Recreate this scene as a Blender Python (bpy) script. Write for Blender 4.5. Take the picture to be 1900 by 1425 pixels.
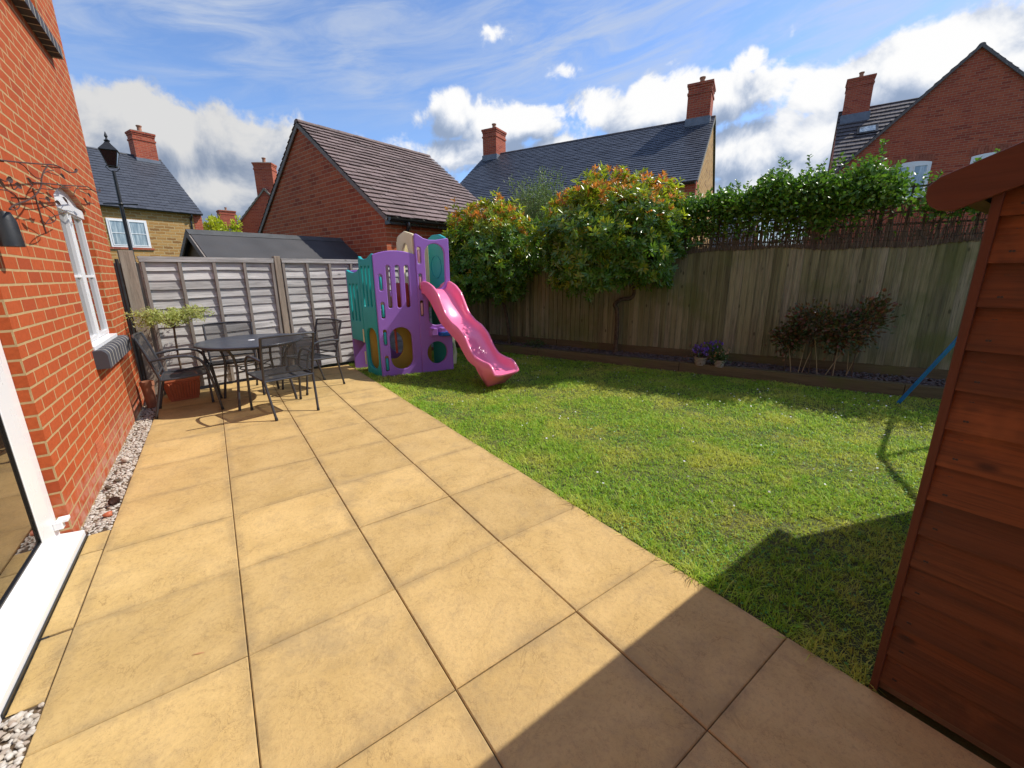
import bpy, math, random
import numpy as np
from mathutils import Vector, Matrix
R = math.radians
random.seed(7); rng = np.random.default_rng(7)
S = bpy.context.scene
for o in list(bpy.data.objects): bpy.data.objects.remove(o)
COL = S.collection

# ---------------------------------------------------------------- camera
cam_d = bpy.data.cameras.new('camera'); cam = bpy.data.objects.new('camera', cam_d); COL.objects.link(cam)
YAW, PITCH, ROLL = R(35.1566), R(-13.8571), R(-0.7106)
fwd = Vector((math.sin(YAW)*math.cos(PITCH), math.cos(YAW)*math.cos(PITCH), math.sin(PITCH)))
rt = Vector((math.cos(YAW), -math.sin(YAW), 0)); up = rt.cross(fwd)
r2 = rt*math.cos(ROLL)+up*math.sin(ROLL); u2 = -rt*math.sin(ROLL)+up*math.cos(ROLL)
mw = Matrix((r2, u2, -fwd)).transposed().to_4x4(); mw.translation = Vector((-1.708, -0.4653, 1.4496))
cam.matrix_world = mw
cam_d.sensor_width = 36; cam_d.lens = 761.744/1900*36
cam_d.shift_x = 9.4/1900; cam_d.shift_y = -17.3/1900
cam_d.clip_start = 0.02; cam_d.clip_end = 1000
S.camera = cam

# ---------------------------------------------------------------- light
SUN = Vector((0.82, -0.29, 1.0)).normalized()
sl = bpy.data.lights.new('sun', 'SUN'); sl.energy = 3.3; sl.angle = R(0.5); sl.color = (1.0, 0.95, 0.87)
so = bpy.data.objects.new('sun', sl); COL.objects.link(so)
so.rotation_mode = 'QUATERNION'; so.rotation_quaternion = SUN.to_track_quat('Z', 'Y')
S.view_settings.view_transform = 'Standard'; S.view_settings.look = 'None'
S.view_settings.exposure = 0.6; S.view_settings.gamma = 1.0

W = bpy.data.worlds.new('World'); S.world = W; W.use_nodes = True
nt = W.node_tree; nt.nodes.clear()
class G:
    """tiny node graph helper"""
    def __init__(s, nt): s.nt = nt
    def n(s, t, ins=None, **kw):
        nd = s.nt.nodes.new(t)
        for k, v in kw.items(): setattr(nd, k, v)
        if ins:
            for k, v in ins.items():
                sk = nd.inputs[k]
                if isinstance(v, bpy.types.NodeSocket): s.nt.links.new(v, sk)
                else: sk.default_value = v
        return nd
    def m(s, op, a, b=0.0, c=0.0, clamp=False):
        nd = s.nt.nodes.new('ShaderNodeMath'); nd.operation = op; nd.use_clamp = clamp
        for i, v in enumerate((a, b, c)):
            if isinstance(v, bpy.types.NodeSocket): s.nt.links.new(v, nd.inputs[i])
            else: nd.inputs[i].default_value = v
        return nd.outputs[0]
    def mix(s, f, a, b, mode='MIX'):
        nd = s.nt.nodes.new('ShaderNodeMix'); nd.data_type = 'RGBA'; nd.blend_type = mode
        for i, v in ((0, f), (6, a), (7, b)):
            if isinstance(v, bpy.types.NodeSocket): s.nt.links.new(v, nd.inputs[i])
            else: nd.inputs[i].default_value = (*v, 1) if isinstance(v, tuple) and len(v) == 3 else v
        return nd.outputs[2]
    def ramp(s, f, lo, hi, a=0.0, b=1.0, smooth=True):
        nd = s.nt.nodes.new('ShaderNodeMapRange'); nd.interpolation_type = 'SMOOTHSTEP' if smooth else 'LINEAR'
        s.nt.links.new(f, nd.inputs[0])
        for i, v in ((1, lo), (2, hi), (3, a), (4, b)): nd.inputs[i].default_value = v
        return nd.outputs[0]
    def noise(s, vec, scale, detail=4, rough=0.55, dist=0.0):
        nd = s.n('ShaderNodeTexNoise', {'Scale': scale, 'Detail': detail, 'Roughness': rough, 'Distortion': dist})
        s.nt.links.new(vec, nd.inputs['Vector']); return nd.outputs[0]
    def vec(s, x, y, z=0.0):
        return s.n('ShaderNodeCombineXYZ', {0: x, 1: y, 2: z}).outputs[0]
    def scalev(s, v, sx, sy, sz=1.0):
        nd = s.n('ShaderNodeVectorMath', operation='MULTIPLY'); s.nt.links.new(v, nd.inputs[0]); nd.inputs[1].default_value = (sx, sy, sz)
        return nd.outputs[0]
g = G(nt)
sky = g.n('ShaderNodeTexSky'); sky.sky_type = 'NISHITA'; sky.sun_disc = False
sky.sun_elevation = math.asin(SUN.z); sky.sun_rotation = math.atan2(SUN.x, SUN.y)
sky.air_density = 1.0; sky.dust_density = 0.4; sky.ozone_density = 2.5
SKY_STR = 0.15
tc = g.n('ShaderNodeTexCoord'); D = tc.outputs['Generated']
sep = g.n('ShaderNodeSeparateXYZ', {0: D})
az = g.m('ARCTAN2', sep.outputs[0], sep.outputs[1]); el = g.m('ARCSINE', sep.outputs[2])
# cumulus field: soft ellipses (azimuth, elevation, half sizes, weight) broken up by noise
CL = [(-.02, .24, .22, .085, 1.05), (.06, .15, .16, .09, 1.0), (-.15, .2, .2, .1, .9), (.10, .262, .07, .045, .6),
      (.50, .322, .085, .050, .95), (.62, .300, .13, .052, .95), (.745, .392, .062, .028, .62), (.66, .25, .35, .045, .8), (.36, .185, .2, .05, .7), (.62, .455, .07, .02, .4),
      (.97, .312, .19, .060, 1.15), (.91, .352, .045, .03, .6), (1.085, .362, .045, .03, .68), (1.08, .22, .22, .07, 1.0), (1.34, .295, .17, .060, 1.2), (1.30, .22, .2, .07, 1.0),
      (1.52, .27, .12, .05, 1.0), (1.2, .15, .4, .07, .9), (.8, .19, .3, .045, .7), (1.8, .3, .2, .1, .9), (2.3, .5, .3, .2, .9), (-.6, .5, .3, .15, .9), (-1.2, .3, .5, .15, .9), (3.0, .4, .4, .2, .9)]
def clouds(azs, els, Dv):
    tot = None
    for a, e, sa, se, w in CL:
        x = g.m('DIVIDE', g.m('SUBTRACT', azs, a), sa); y = g.m('DIVIDE', g.m('SUBTRACT', els, e), se)
        q = g.m('ADD', g.m('MULTIPLY', x, x), g.m('MULTIPLY', y, y))
        v = g.m('MULTIPLY', g.m('POWER', 2.718, g.m('MULTIPLY', q, -1.0)), w)
        tot = v if tot is None else g.m('MAXIMUM', tot, v)
    return tot
n1 = g.noise(D, 7.0, 8, .58, .4); n2 = g.noise(D, 22.0, 5, .6, .3)
nn = g.m('ADD', g.m('MULTIPLY', g.m('SUBTRACT', n1, .5), 1.6), g.m('MULTIPLY', g.m('SUBTRACT', n2, .5), .55))
base = clouds(az, el, D)
dens = g.m('ADD', base, nn)
cmask = g.ramp(dens, .36, .60)
# shading: tops bright, bases grey
off = g.n('ShaderNodeVectorMath', {1: (0.03, -0.012, 0.05)}, operation='ADD'); g.nt.links.new(D, off.inputs[0])
n1b = g.noise(off.outputs[0], 7.0, 8, .58, .4)
el2 = g.m('ADD', el, .04); baseb = clouds(az, el2, D)
lit = g.m('SUBTRACT', g.m('ADD', base, g.m('MULTIPLY', n1, 2.2)), g.m('ADD', baseb, g.m('MULTIPLY', n1b, 2.2)))
shade = g.ramp(lit, -.45, .42)
leftgrey = g.ramp(az, .05, .45, .0, 1.0)
lum = g.m('ADD', g.m('MULTIPLY', shade, .29), .355)
lum = g.m('MULTIPLY', lum, g.m('ADD', g.m('MULTIPLY', leftgrey, .28), .74))
lum = g.m('DIVIDE', lum, SKY_STR)
ccol = g.mix(shade, (.56, .72, 1.02), (1.0, 1.0, 1.0))
ccol = g.mix(1.0, ccol, g.n('ShaderNodeCombineColor', {0: lum, 1: lum, 2: lum}).outputs[0], 'MULTIPLY')
# thin high streaks
st = g.noise(g.vec(g.m('ADD', g.m('MULTIPLY', az, 2.2), g.m('MULTIPLY', el, 2.6)), g.m('SUBTRACT', g.m('MULTIPLY', el, 13.0), g.m('MULTIPLY', az, 2.8)), 0.0), 1.6, 7, .62, .7)
high = g.ramp(el, .24, .40)
st2 = g.noise(D, 3.0, 4, .5, .2)
streak = g.m('MULTIPLY', g.m('MULTIPLY', g.ramp(st, .30, .74), high), g.m('ADD', g.m('MULTIPLY', g.ramp(st2, .35, .65), .40), .50))
hz = g.ramp(el, -.05, .22, .55, 0.0)
skyc = g.mix(1.0, sky.outputs[0], (.66, .74, .88), 'MULTIPLY')
v1 = .47/SKY_STR
skyc = g.mix(streak, skyc, (v1*.82, v1*.92, v1*1.1))
skyc = g.mix(hz, skyc, (v1*.85, v1*.93, v1*1.05))
fin = g.mix(cmask, skyc, ccol)
bg = g.n('ShaderNodeBackground', {0: fin, 1: SKY_STR}); ow = g.n('ShaderNodeOutputWorld', {0: bg.outputs[0]})
W.cycles.sampling_method = 'MANUAL'; W.cycles.sample_map_resolution = 512

# ---------------------------------------------------------------- materials
def lin(r, gg, b):
    f = lambda c: (c/255/12.92 if c/255 <= .04045 else ((c/255+.055)/1.055)**2.4)
    return (f(r), f(gg), f(b))
def newmat(name):
    m = bpy.data.materials.new(name); m.use_nodes = True; m.node_tree.nodes.clear(); return m, G(m.node_tree)
def finish(g, col, rough=.7, bump=None, bstr=.3, bdist=.01, spec=.5, metal=0.0, trans=None, coat=0.0, sub=None, alpha=None):
    p = g.n('ShaderNodeBsdfPrincipled')
    def put(k, v):
        if isinstance(v, bpy.types.NodeSocket): g.nt.links.new(v, p.inputs[k])
        else: p.inputs[k].default_value = (*v, 1) if isinstance(v, tuple) and len(v) == 3 else v
    put('Base Color', col); put('Roughness', rough); put('Specular IOR Level', spec); put('Metallic', metal); put('Coat Weight', coat)
    if alpha is not None: put('Alpha', alpha)
    if sub: put('Subsurface Weight', sub); p.inputs['Subsurface Scale'].default_value = .01
    if bump is not None:
        b = g.n('ShaderNodeBump', {'Strength': bstr, 'Distance': bdist, 'Height': bump}); g.nt.links.new(b.outputs[0], p.inputs['Normal'])
    out = p.outputs[0]
    if trans is not None:
        t = g.n('ShaderNodeBsdfTranslucent'); 
        if isinstance(trans[0], bpy.types.NodeSocket): g.nt.links.new(trans[0], t.inputs[0])
        else: t.inputs[0].default_value = (*trans[0], 1)
        mx = g.n('ShaderNodeMixShader', {0: trans[1]}); g.nt.links.new(out, mx.inputs[1]); g.nt.links.new(t.outputs[0], mx.inputs[2]); out = mx.outputs[0]
    o = g.n('ShaderNodeOutputMaterial'); g.nt.links.new(out, o.inputs[0])
def coords(g): return g.n('ShaderNodeTexCoord')
def isl(g): return g.n('ShaderNodeNewGeometry').outputs['Random Per Island']
def m_plain(name, c1, c2=None, rough=.5, scale=6, bscale=40, bstr=.05, spec=.5, metal=0, coat=0, island=0.0):
    m, g = newmat(name); o = coords(g).outputs['Object']
    c2 = c2 or tuple(x*.8 for x in c1)
    col = g.mix(g.ramp(g.noise(o, scale, 5), .3, .7), c1, c2)
    if island: 
        v = g.m('ADD', g.m('MULTIPLY', isl(g), island), 1-island/2)
        col = g.mix(1.0, col, g.n('ShaderNodeCombineColor', {0: v, 1: v, 2: v}).outputs[0], 'MULTIPLY')
    rn = g.ramp(g.noise(o, scale*2, 3), .3, .7, rough*.85, min(1, rough*1.15))
    finish(g, col, rn, g.noise(o, bscale, 3), bstr, .005, spec, metal, coat=coat); return m
def m_brick(name, c1, c2, c3, mortar, bw=.225, bh=.075, ms=.011, bloom=False, warp=0.0, dark=.0):
    m, g = newmat(name); uv = coords(g).outputs['UV']
    v = uv
    wn = g.n('ShaderNodeTexNoise', {'Scale': 9.0, 'Detail': 2.0}); g.nt.links.new(uv, wn.inputs['Vector'])
    add = g.n('ShaderNodeVectorMath', operation='MULTIPLY_ADD'); g.nt.links.new(wn.outputs[1], add.inputs[0]); a = .004+warp; add.inputs[1].default_value = (a, a, 0); g.nt.links.new(uv, add.inputs[2]); v = add.outputs[0]
    b = g.n('ShaderNodeTexBrick', {'Scale': 1.0, 'Mortar Size': ms*.5, 'Mortar Smooth': .12, 'Bias': 0.0, 'Brick Width': bw, 'Row Height': bh, 'Color1': (0, 0, 0, 1), 'Color2': (1, 1, 1, 1), 'Mortar': (.5, .5, .5, 1)})
    g.nt.links.new(v, b.inputs['Vector'])
    rnd = b.outputs[0]; fac = b.outputs[1]
    sp = g.n('ShaderNodeSeparateColor', {0: rnd}).outputs[0]
    col = g.mix(g.ramp(sp, .0, .75), c1, c2); col = g.mix(g.ramp(sp, .78, .95), col, c3)
    nz = g.noise(uv, 35, 5, .65); col = g.mix(g.ramp(nz, .35, .75, 0, .45), col, tuple(x*.62 for x in c1))
    big = g.noise(uv, .9, 4, .6); col = g.mix(g.ramp(big, .35, .7, 0, .28), col, tuple(x*.7 for x in c2))
    if bloom:
        sv = g.n('ShaderNodeSeparateXYZ', {0: uv}).outputs[1]
        bl = g.m('MULTIPLY', g.ramp(sv, .04, .34, 1, 0), g.ramp(g.noise(uv, 7, 6, .7), .38, .66)); col = g.mix(g.m('MULTIPLY', bl, .55), col, (.55, .40, .32))
        bl2 = g.ramp(g.noise(g.scalev(uv, 1.0, .35), 2.4, 5, .7), .60, .78, 0, .12); col = g.mix(bl2, col, (.72, .50, .38))
    mcol = g.mix(g.noise(uv, 14, 4), mortar, tuple(x*.62 for x in mortar))
    col = g.mix(fac, col, mcol)
    h = g.m('ADD', g.m('MULTIPLY', g.m('SUBTRACT', 1.0, fac), 1.0), g.m('MULTIPLY', g.noise(uv, 60, 5, .7), .30))
    finish(g, col, .86, h, .6, .008, .25); return m
def m_island(name, cols, rough=.7, nscale=25, stretch=(1, 1), namt=.35, bstr=.25, bdist=.004, spec=.4, lichen=None, gdark=None):
    """tiles / boards: colour per connected piece; uv in metres, u along the grain"""
    m, g = newmat(name); uv = coords(g).outputs['UV']; r = isl(g)
    cr = g.n('ShaderNodeValToRGB', {0: r}); e = cr.color_ramp; e.interpolation = 'LINEAR'
    while len(e.elements) < len(cols): e.elements.new(.5)
    for i, c in enumerate(cols): e.elements[i].position = i/(len(cols)-1); e.elements[i].color = (*c, 1)
    shf = g.vec(g.m('MULTIPLY', r, 37.0), g.m('MULTIPLY', r, 17.0), 0.0)
    ad = g.n('ShaderNodeVectorMath', {0: uv, 1: shf}, operation='ADD').outputs[0]
    nz = g.noise(g.scalev(ad, *stretch), nscale, 6, .65)
    col = g.mix(g.ramp(nz, .3, .72, 0, namt), cr.outputs[0], tuple(x*.35 for x in cols[0]))
    nl = g.noise(g.scalev(ad, *stretch), nscale*.3, 4, .6); col = g.mix(g.ramp(nl, .35, .7, 0, namt*.7), col, tuple(min(1, x*1.5) for x in cols[-1]))
    if lichen:
        o = coords(g).outputs['Object']
        col = g.mix(g.m('MULTIPLY', g.ramp(g.noise(o, lichen[1], 8, .75), lichen[2], lichen[2]+.12), lichen[3]), col, lichen[0])
    finish(g, col, rough, nz, bstr, bdist, spec); return m
def m_wood(name, cols, rough=.8, grain=(3, 45), streak=.5, bstr=.35, spec=.3, knots=None, tint=None, ks=(3.2, 7.0), kr=.13):
    m, g = newmat(name); uv = coords(g).outputs['UV']; r = isl(g)
    cr = g.n('ShaderNodeValToRGB', {0: r}); e = cr.color_ramp
    while len(e.elements) < len(cols): e.elements.new(.5)
    for i, c in enumerate(cols): e.elements[i].position = i/(len(cols)-1); e.elements[i].color = (*c, 1)
    shf = g.vec(g.m('MULTIPLY', r, 53.0), g.m('MULTIPLY', r, 29.0), 0.0)
    ad = g.n('ShaderNodeVectorMath', {0: uv, 1: shf}, operation='ADD').outputs[0]
    gr = g.noise(g.scalev(ad, *grain), 1.0, 7, .7, 1.2)
    g2 = g.noise(g.scalev(ad, grain[0]*.35, grain[1]*.25), 1.0, 4, .6, .5)
    col = g.mix(g.ramp(gr, .35, .7, 0, streak), cr.outputs[0], tuple(x*.35 for x in cols[0]))
    col = g.mix(g.ramp(g2, .4, .7, 0, streak*.8), col, tuple(min(1, x*1.35) for x in cols[-1]))
    g3 = g.noise(g.scalev(ad, grain[0]*3, grain[1]*4), 1.0, 5, .7, .3); col = g.mix(g.ramp(g3, .48, .68, 0, streak*.75), col, tuple(x*.30 for x in cols[0]))
    if tint:
        o = coords(g).outputs['Object']
        for c, sc, lo, am in tint: col = g.mix(g.ramp(g.noise(o, sc, 5, .6), lo, lo+.2, 0, am), col, c)
    if knots:
        vo = g.n('ShaderNodeTexVoronoi', {'Scale': 1.0}); g.nt.links.new(g.scalev(ad, *ks), vo.inputs['Vector'])
        col = g.mix(g.ramp(vo.outputs[0], .05, kr, knots, 0), col, tuple(x*.25 for x in cols[0]))
    finish(g, col, rough, gr, bstr, .004, spec); return m
def m_leaf(name, cols, rough=.35, trans=.25, spec=.5, pos=None):
    m, g = newmat(name); r = isl(g)
    cr = g.n('ShaderNodeValToRGB', {0: r}); e = cr.color_ramp
    while len(e.elements) < len(cols): e.elements.new(.5)
    for i, c in enumerate(cols): e.elements[i].position = i/(len(cols)-1); e.elements[i].color = (*c, 1)
    col = cr.outputs[0]
    if pos:
        o = coords(g).outputs['Object']
        for c, sc, lo, am in pos: col = g.mix(g.ramp(g.noise(o, sc, 5, .6), lo, lo+.18, 0, am), col, c)
    tcol = g.mix(.5, col, (min(1, cols[-1][0]*2.2), min(1, cols[-1][1]*2.4), cols[-1][2]))
    finish(g, col, rough, None, spec=spec, trans=(tcol, trans)); return m

MAT = {}
MAT['brick_house'] = m_brick('orange_red_brick', (.42, .078, .020), (.47, .096, .026), (.36, .064, .020), (.54, .37, .18), ms=.0130, bloom=True)
MAT['brick_garage'] = m_brick('garage_brick', (.40, .085, .038), (.52, .130, .052), (.30, .06, .03), (.56, .36, .22))
MAT['brick_far'] = m_brick('far_brick', (.36, .070, .040), (.46, .105, .052), (.27, .05, .032), (.46, .28, .19))
MAT['stone'] = m_brick('ironstone_wall', (.36, .185, .055), (.50, .29, .10), (.24, .115, .038), (.55, .40, .20), bw=.34, bh=.115, ms=.03, warp=.06)
MAT['slate'] = m_island('blue_grey_slate', [(.050, .055, .068), (.070, .076, .092), (.058, .063, .078)], .5, 18, (1, 1), .3, lichen=((.16, .15, .09), 1.3, .62, .6))
MAT['slate_far'] = m_island('dark_slate', [(.050, .057, .075), (.078, .086, .108), (.062, .070, .088)], .45, 18, (1, 1), .3, lichen=((.15, .16, .15), 1.6, .60, .5))
MAT['tile_brown'] = m_island('brown_concrete_tile', [(.18, .125, .115), (.27, .195, .18), (.215, .15, .135), (.14, .10, .09)], .8, 30, (1, 1), .45, .3, lichen=((.46, .42, .38), 26, .56, .8))
MAT['tile_dark'] = m_island('weathered_roof_tile', [(.07, .055, .055), (.15, .13, .13), (.09, .075, .075)], .8, 30, (1, 1), .45, .3, lichen=((.38, .36, .33), 15, .55, .7))
MAT['felt'] = m_plain('roofing_felt', (.050, .050, .052), (.075, .073, .074), .9, 3, 220, .4)
MAT['fence_grey'] = m_wood('silvery_weathered_timber', [(.33, .315, .30), (.54, .52, .50), (.40, .385, .37), (.61, .59, .57)], .85, (1.6, 34), .62, .6, knots=.75)
MAT['fence_post'] = m_wood('weathered_post', [(.30, .24, .18), (.36, .30, .24)], .85, (3, 45), .55)
MAT['batten'] = m_wood('dark_batten', [(.22, .19, .165), (.30, .265, .235)], .85, (3, 45), .5)
MAT['fence_green'] = m_wood('algae_stained_board', [(.13, .125, .065), (.34, .31, .18), (.21, .20, .095), (.40, .36, .24), (.26, .25, .125)], .85, (1.2, 30), .65, knots=.7, tint=[((.12, .15, .035), 1.1, .48, .6), ((.32, .28, .225), .9, .55, .6)])
MAT['sleeper'] = m_wood('softwood_sleeper', [(.13, .095, .045), (.17, .125, .06)], .85, (2, 30), .5, tint=[((.12, .12, .03), 2.5, .5, .6)])
MAT['shed'] = m_wood('red_brown_shed_stain', [(.105, .034, .009), (.170, .056, .013), (.080, .027, .009), (.13, .042, .010)], .5, (1.1, 30), .7, .45, .4, knots=.9, ks=(4.5, 11.0), kr=.17, tint=[((.045, .024, .012), 1.6, .46, .8), ((.36, .13, .035), 2.3, .52, .65)])
MAT['shed_trim'] = m_wood('red_shed_trim', [(.078, .024, .010), (.105, .032, .012)], .55, (1.6, 30), .35, .2, .4)
MAT['old_shed'] = m_wood('bare_shed_board', [(.15, .10, .06), (.19, .13, .08)], .85)
MAT['iron'] = m_plain('black_iron', (.012, .012, .013), (.02, .02, .02), .45, 12, 80, .1)
MAT['rust'] = m_plain('rusty_iron', (.075, .028, .016), (.04, .018, .012), .7, 40, 120, .2)
MAT['upvc'] = m_plain('white_upvc', (.80, .80, .80), (.76, .76, .76), .28, 2, 5, .0)
MAT['gutter'] = m_plain('black_plastic_gutter', (.013, .013, .014), (.02, .02, .02), .3, 4, 20, .02)
MAT['sill'] = m_brick('blue_sill_brick', (.055, .055, .065), (.085, .083, .095), (.04, .04, .048), (.50, .46, .38), bw=.122, bh=2.0, ms=.016)
MAT['terracotta'] = m_plain('terracotta_plastic', (.52, .15, .065), (.45, .12, .055), .55, 5, 60, .05)
MAT['pot_clay'] = m_plain('far_chimney_pot', (.40, .17, .09), (.30, .12, .07), .8, 8, 60, .2)
MAT['cement'] = m_plain('mortar_flaunching', (.25, .24, .20), (.18, .17, .13), .9, 6, 60, .3)
MAT['lead'] = m_plain('lead_flashing', (.16, .18, .22), (.12, .14, .17), .55, 5, 30, .1)
MAT['purple'] = m_plain('purple_plastic', (.36, .165, .60), (.33, .15, .56), .38, 2, 55, .12, .45)
MAT['teal'] = m_plain('teal_plastic', (.02, .40, .40), (.02, .36, .365), .38, 2, 55, .12, .45)
MAT['cream'] = m_plain('cream_plastic', (.86, .75, .46), (.80, .68, .40), .42, 3, 55, .12)
MAT['yellow'] = m_plain('yellow_plastic', (.62, .42, .06), (.55, .35, .05), .4, 3, 55, .1)
MAT['pink_s'] = m_plain('pale_pink_plastic', (.75, .42, .42), (.7, .4, .4), .4, 3, 55, .05)
MAT['pink'] = m_plain('pink_slide_plastic', (.92, .19, .36), (.90, .22, .40), .22, 2.5, 45, .05, .55, coat=.2)
MAT['red_p'] = m_plain('red_plastic', (.6, .06, .03), (.5, .05, .03), .4)
MAT['blue_p'] = m_plain('blue_plastic', (.01, .12, .52), (.01, .10, .46), .4)
MAT['bluepole'] = m_plain('blue_painted_tube', (.025, .22, .55), (.02, .17, .46), .35, 10, 50, .05)
MAT['bark'] = m_plain('rough_bark', (.14, .095, .055), (.06, .04, .025), .95, 18, 60, .8)
MAT['cane'] = m_plain('bamboo_cane', (.42, .31, .16), (.32, .22, .11), .6, 12, 60, .1)
MAT['reed'] = m_wood('dried_reed', [(.075, .056, .040), (.17, .13, .09), (.11, .083, .06), (.25, .19, .135)], .8, (4, 60), .4)
MAT['lath'] = m_wood('dark_trellis_lath', [(.075, .055, .038), (.12, .09, .062)], .85)
MAT['soil'] = m_plain('dark_soil', (.030, .022, .016), (.055, .04, .03), 1.0, 25, 60, .8)
MAT['steel'] = m_plain('charcoal_powder_coat', (.033, .034, .040), (.045, .046, .052), .38, 6, 90, .05, .5)
MAT['tabletop'] = m_plain('charcoal_table_metal', (.060, .068, .088), (.048, .056, .074), .33, 3, 120, .06, .5)
MAT['joint'] = m_plain('joint_mortar', (.055, .035, .02), (.11, .07, .035), 1.0, 12, 80, .6)
MAT['ph_new'] = m_leaf('orange_young_leaf', [(.50, .17, .02), (.55, .32, .03), (.42, .37, .03), (.60, .12, .05)], .3, .42)
MAT['ph_mid'] = m_leaf('yellow_green_leaf', [(.22, .30, .022), (.16, .27, .02), (.30, .31, .025)], .27, .40)
MAT['ph_old'] = m_leaf('glossy_green_leaf', [(.055, .135, .022), (.10, .215, .032), (.07, .175, .025), (.16, .27, .04)], .26, .22, .55)
MAT['olive'] = m_leaf('olive_leaf', [(.14, .21, .07), (.22, .28, .11), (.11, .17, .05)], .5, .3)
MAT['ivy'] = m_leaf('climber_leaf', [(.07, .16, .018), (.12, .25, .024), (.22, .34, .035), (.045, .11, .016)], .32, .42, .5)
MAT['lime'] = m_leaf('lime_leaf', [(.42, .45, .03), (.50, .50, .04), (.35, .42, .03)], .5, .4)
MAT['willow'] = m_leaf('variegated_leaf', [(.34, .42, .09), (.52, .56, .20), (.26, .36, .06), (.6, .6, .32)], .5, .45)
MAT['shrub'] = m_leaf('bronze_green_leaf', [(.035, .075, .018), (.055, .11, .028), (.20, .06, .04), (.045, .09, .022), (.30, .13, .08)], .35, .2)
MAT['fern'] = m_leaf('small_plant_leaf', [(.05, .10, .02), (.07, .14, .03)], .4, .3)
MAT['pansy'] = m_leaf('purple_petal', [(.13, .03, .42), (.22, .08, .55), (.40, .28, .65), (.10, .02, .34)], .6, .3)
MAT['peach'] = m_leaf('peach_petal', [(.6, .25, .15), (.65, .42, .25)], .6, .3)
MAT['blossom'] = m_leaf('pale_blossom', [(.70, .55, .60), (.75, .68, .68)], .6, .3)
MAT['deadleaf'] = m_leaf('fallen_leaf', [(.45, .20, .08), (.50, .30, .14)], .6, .2)
MAT['daisy'] = m_leaf('daisy_petal', [(.8, .8, .78), (.75, .75, .72)], .6, .2)
MAT['grass'] = m_leaf('lawn_blade', [(.05, .15, .012), (.20, .44, .028), (.28, .56, .04), (.42, .64, .06), (.56, .66, .14)], .5, .45, .2, pos=[((.02, .06, .008), 26, .54, .75), ((.68, .64, .14), 1.5, .44, .62), ((.74, .66, .30), 11, .57, .7)])
MAT['clover'] = m_leaf('clover_leaf', [(.07, .24, .03), (.10, .30, .04)], .5, .3)
MAT['lawn'] = m_plain('lawn_soil', (.035, .055, .01), (.09, .09, .03), 1.0, 6, 90, .9)
def m_pebble(name, cols):
    m, g = newmat(name); r = isl(g); cr = g.n('ShaderNodeValToRGB', {0: r}); e = cr.color_ramp
    while len(e.elements) < len(cols): e.elements.new(.5)
    for i, c in enumerate(cols): e.elements[i].position = i/(len(cols)-1); e.elements[i].color = (*c, 1)
    o = coords(g).outputs['Object']; nz = g.noise(o, 90, 4)
    finish(g, g.mix(g.ramp(nz, .35, .7, 0, .4), cr.outputs[0], (.30, .22, .15)), .7, nz, .3, .002, .4); return m
MAT['gravel'] = m_pebble('pale_gravel', [(.50, .46, .39), (.58, .54, .48), (.40, .36, .31), (.50, .42, .32), (.62, .58, .52), (.34, .26, .20), (.47, .44, .38)])
MAT['chips'] = m_pebble('slate_chip', [(.065, .055, .055), (.12, .10, .10), (.085, .07, .075), (.16, .14, .15)])
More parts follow.
